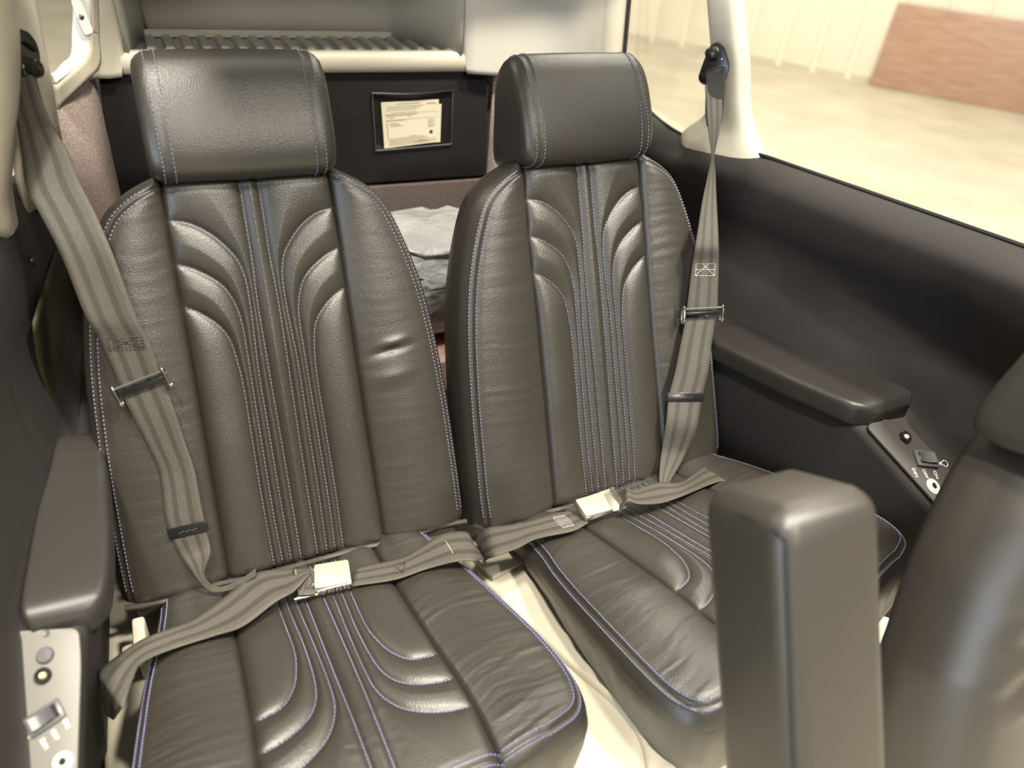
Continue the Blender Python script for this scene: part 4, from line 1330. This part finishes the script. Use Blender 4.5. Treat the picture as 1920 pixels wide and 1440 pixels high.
# left panel
Ln = Vector((-.1661, -.4485, .8782))
cpl = empty('switch_panel', (-.18, .54, 1.285))
tag(cpl, 'light grey switch panel in front of the left armrest', 'switch panel')
exl = (Vector((-.1482, .5936, 1.3205)) - Vector((-.2034, .6109, 1.3188))).normalized()
MLp = basis((-.2034, .6109, 1.3188), exl, n=Ln)
poly = [onM(MLp, p) for p in [(-.2034, .6109, 1.3188), (-.1482, .5936, 1.3205), (-.1489, .5641, 1.3052), (-.1615, .4793, 1.2595), (-.166, .45, 1.243), (-.204, .465, 1.244), (-.2073, .4972, 1.2601), (-.208, .5817, 1.3031)]]
v, f = prism(rounded(poly, [.005, .009, .02, .02, .005, .005, .02, .02], 5), .003, .001)
wobj('plate', xf(MLp, [(a, b, c + .002) for a, b, c in v]), f, grey_plate, cpl)
v, f = lathe([(.0001, .0010), (.0022, .0010), (.003, .0013), (.0037, .0006), (.004, 0)], 18)
wobj('screw', xf(at(MLp, (-.177, .5990, 1.318)), v), f, dark_pl, cpl)
v, f = lathe([(.0082, 0), (.0080, .003), (.0068, .0045), (.0001, .0048)], 24)
wobj('blank_button', xf(at(MLp, (-.1792, .5802, 1.3078)), v), f, dark_pl, cpl)
v, f = lathe([(.0078, 0), (.0078, .004), (.0066, .0055), (.0052, .0055), (.0046, .003), (.0045, .002)], 20)
o = wobj('map_light', xf(at(MLp, (-.1826, .5637, 1.2987)), v), f, black_pl, cpl)
v, f = lathe([(.0001, .0060), (.0022, .0058), (.0032, .004), (.0034, .002)], 16)
wobj('light_button', xf(at(MLp, (-.1826, .5637, 1.2987)), v), f, lens_m, o)
sxl = Vector((-.1687, .5320, 1.283)) - Vector((-.1997, .5230, 1.2783))
q1 = MLp.to_3x3().inverted() @ sxl
angL = math.atan2(q1.y, q1.x)
rocker(at(MLp, (-.1839, .5285, 1.2802), angL) @ Matrix.Scale(1.12, 4), cpl, dark_pl, dark_pl)
for t_, p in (('ON', (-.1669, .5174, 1.278)), ('OFF', (-.1774, .5122, 1.2734)), ('DIM', (-.1871, .5085, 1.2697))):
    text_obj(t_, at(MLp, p, angL - math.pi / 2, .0052), .0062, print_w, cpl)
mbp = at(MLp, (-.1999, .5209, 1.2736), angL + 3.3, .0054)
wobj('bulb_symbol', xf(mbp @ Matrix.Scale(.6, 4), mv[0]), mv[1], print_w, cpl)
jack(at(MLp, (-.1726, .4887, 1.2623)) @ Matrix.Scale(.72, 4), cpl)

# ------------------------------------------------------------------ document pouch and papers on the bulkhead
YB = 1.5055
pc = [(.4175, -.404), (.588, -.402), (.590, -.513), (.424, -.519)]
po = empty('document_pouch', W(.505, YB, -.52))
tag(po, 'clear plastic document pouch on the black bulkhead panel', 'pouch')
C4 = [np.array(W(a, YB - .004, b)) for a, b in pc]
v, f = tube(cr([C4[0], C4[0] * .5 + C4[1] * .5 + [0, -.004, -.003], C4[1]], 20), .0028, 8)
wobj('top_rim', v, f, black_pl, po)
v, f = tube([C4[1], C4[2], C4[3], C4[0]], .0013, 6)
wobj('welded_edge', v, f, dark_pl, po)
V = [tuple(p + np.array([0, -.0045, 0])) for p in C4] + [tuple(p + np.array([0, -.004, 0])) for p in C4]
wobj('clear_front', V, [(0, 1, 2, 3), (7, 6, 5, 4), (0, 4, 5, 1), (1, 5, 6, 2), (2, 6, 7, 3), (3, 7, 4, 0)], glass, po)
def paper(name, pts, y, label, lines):
    v = [W(a, y, b) for a, b in pts] + [W(a, y + .0006, b) for a, b in pts]
    o = wobj(name, v, [(0, 1, 2, 3), (7, 6, 5, 4), (0, 4, 5, 1), (1, 5, 6, 2), (2, 6, 7, 3), (3, 7, 4, 0)], paper_m)
    tag(o, label, 'paper')
    if lines:
        A = np.array(pts); V, F = [], []
        def P(u, q): return A[0] * (1 - u) * (1 - q) + A[1] * u * (1 - q) + A[2] * u * q + A[3] * (1 - u) * q
        for (u0, u1, q, h) in lines:
            o4 = len(V)
            for (uu, qq) in ((u0, q), (u1, q), (u1, q + h), (u0, q + h)):
                c = P(uu, qq); V.append(W(c[0], y - .0003, c[1]))
            F.append((o4, o4 + 1, o4 + 2, o4 + 3))
        tag(wobj('print_lines', V, F, print_g, o), kind='stuff')
        c = P(.855, .74)
        v, f = lathe([(.0001, .0004), (.0036, .0004), (.004, 0)], 16)
        wobj('printed_seal', xf(basis(W(c[0], y - .0002, c[1]), (1, 0, 0), n=(0, -1, 0)), v), f, print_d, o)
    return o
random.seed(8)
ln = [(.27, .66, .045, .018), (.78, .95, .06, .03)]
for q in (.10, .135, .175, .235):
    ln.append((.08 + random.random() * .08, .55 + random.random() * .2, q, .012))
ln += [(.06, .97, .265, .006), (.06, .62, .285, .02), (.12, .20, .335, .02), (.44, .5, .32, .018), (.06, .97, .395, .007), (.06, .40, .40, .016)]
for k in range(3): ln.append((.13, .26 + .04 * k, .46 + k * .032, .013))
for k in range(7): ln.append((.80, .90 + .03 * (k % 2), .44 + k * .028, .011))
ln += [(.07, .085, .45, .36)]
for k in range(6): ln.append((.09, .72 + .05 * (k % 3), .80 + k * .030, .012))
ln += [(.48, .58, .775, .014), (.62, .95, .90, .014), (.55, .95, .93, .012)]
paper('aircraft_document', [(.436, -.423), (.5585, -.4195), (.562, -.507), (.4425, -.516)], YB - .0022, 'cream printed form in front, inside the bulkhead pouch', ln)
paper('folded_sheet', [(.450, -.428), (.5655, -.4295), (.5655, -.509), (.455, -.511)], YB - .0008, 'blank cream sheet peeking out behind the printed form', None)

# ------------------------------------------------------------------ things stowed behind the seats
def lump(name, c, sx, sy, sz, mat, label, cat, seed, amp=.02, pw=.6, fold=6):
    n, m = 34, 22
    rows = []
    for j in range(m + 1):
        ph = math.pi * j / m
        row = []
        for i in range(n):
            a = 2 * math.pi * i / n
            x = math.copysign(abs(math.sin(ph)) ** pw * abs(math.cos(a)) ** pw, math.cos(a)); y = math.copysign(abs(math.sin(ph)) ** pw * abs(math.sin(a)) ** pw, math.sin(a)); z = math.copysign(abs(math.cos(ph)) ** pw, math.cos(ph))
            k = 1 + amp * (float(vnoise(x * fold + seed + z * 3, y * fold + z * fold)) - .5) * 2
            row.append(W(c[0] + sx * x * k, c[1] + sy * y * k, c[2] + sz * z * (1 + amp * .5 * (float(vnoise(x * 8 + seed, y * 8)) - .5))))
        rows.append(row)
    v, f = loft(rows, closed_u=True)
    return tag(wobj(name, v, [tuple(reversed(q)) for q in f], mat, sharp=0), label, cat)
lump('plastic_bag', (.46, 1.30, -.70), .17, .13, .105, plastic_w, 'crumpled white plastic bag stowed between the seat backs', 'bag', 3, .16, .6, 12)
v, f = rbox(.36, .28, .16, .004, 1)
tag(wobj('cardboard_box', [W(a + .46, b + 1.27, c - .889) for a, b, c in v], f, card), 'printed cardboard box under the white plastic bag', 'box')
lump('black_bag', (.47, 1.045, -.90), .075, .05, .07, bag_black, 'small glossy black bag on the luggage floor between the seats', 'bag', 9, .12, .6, 8)
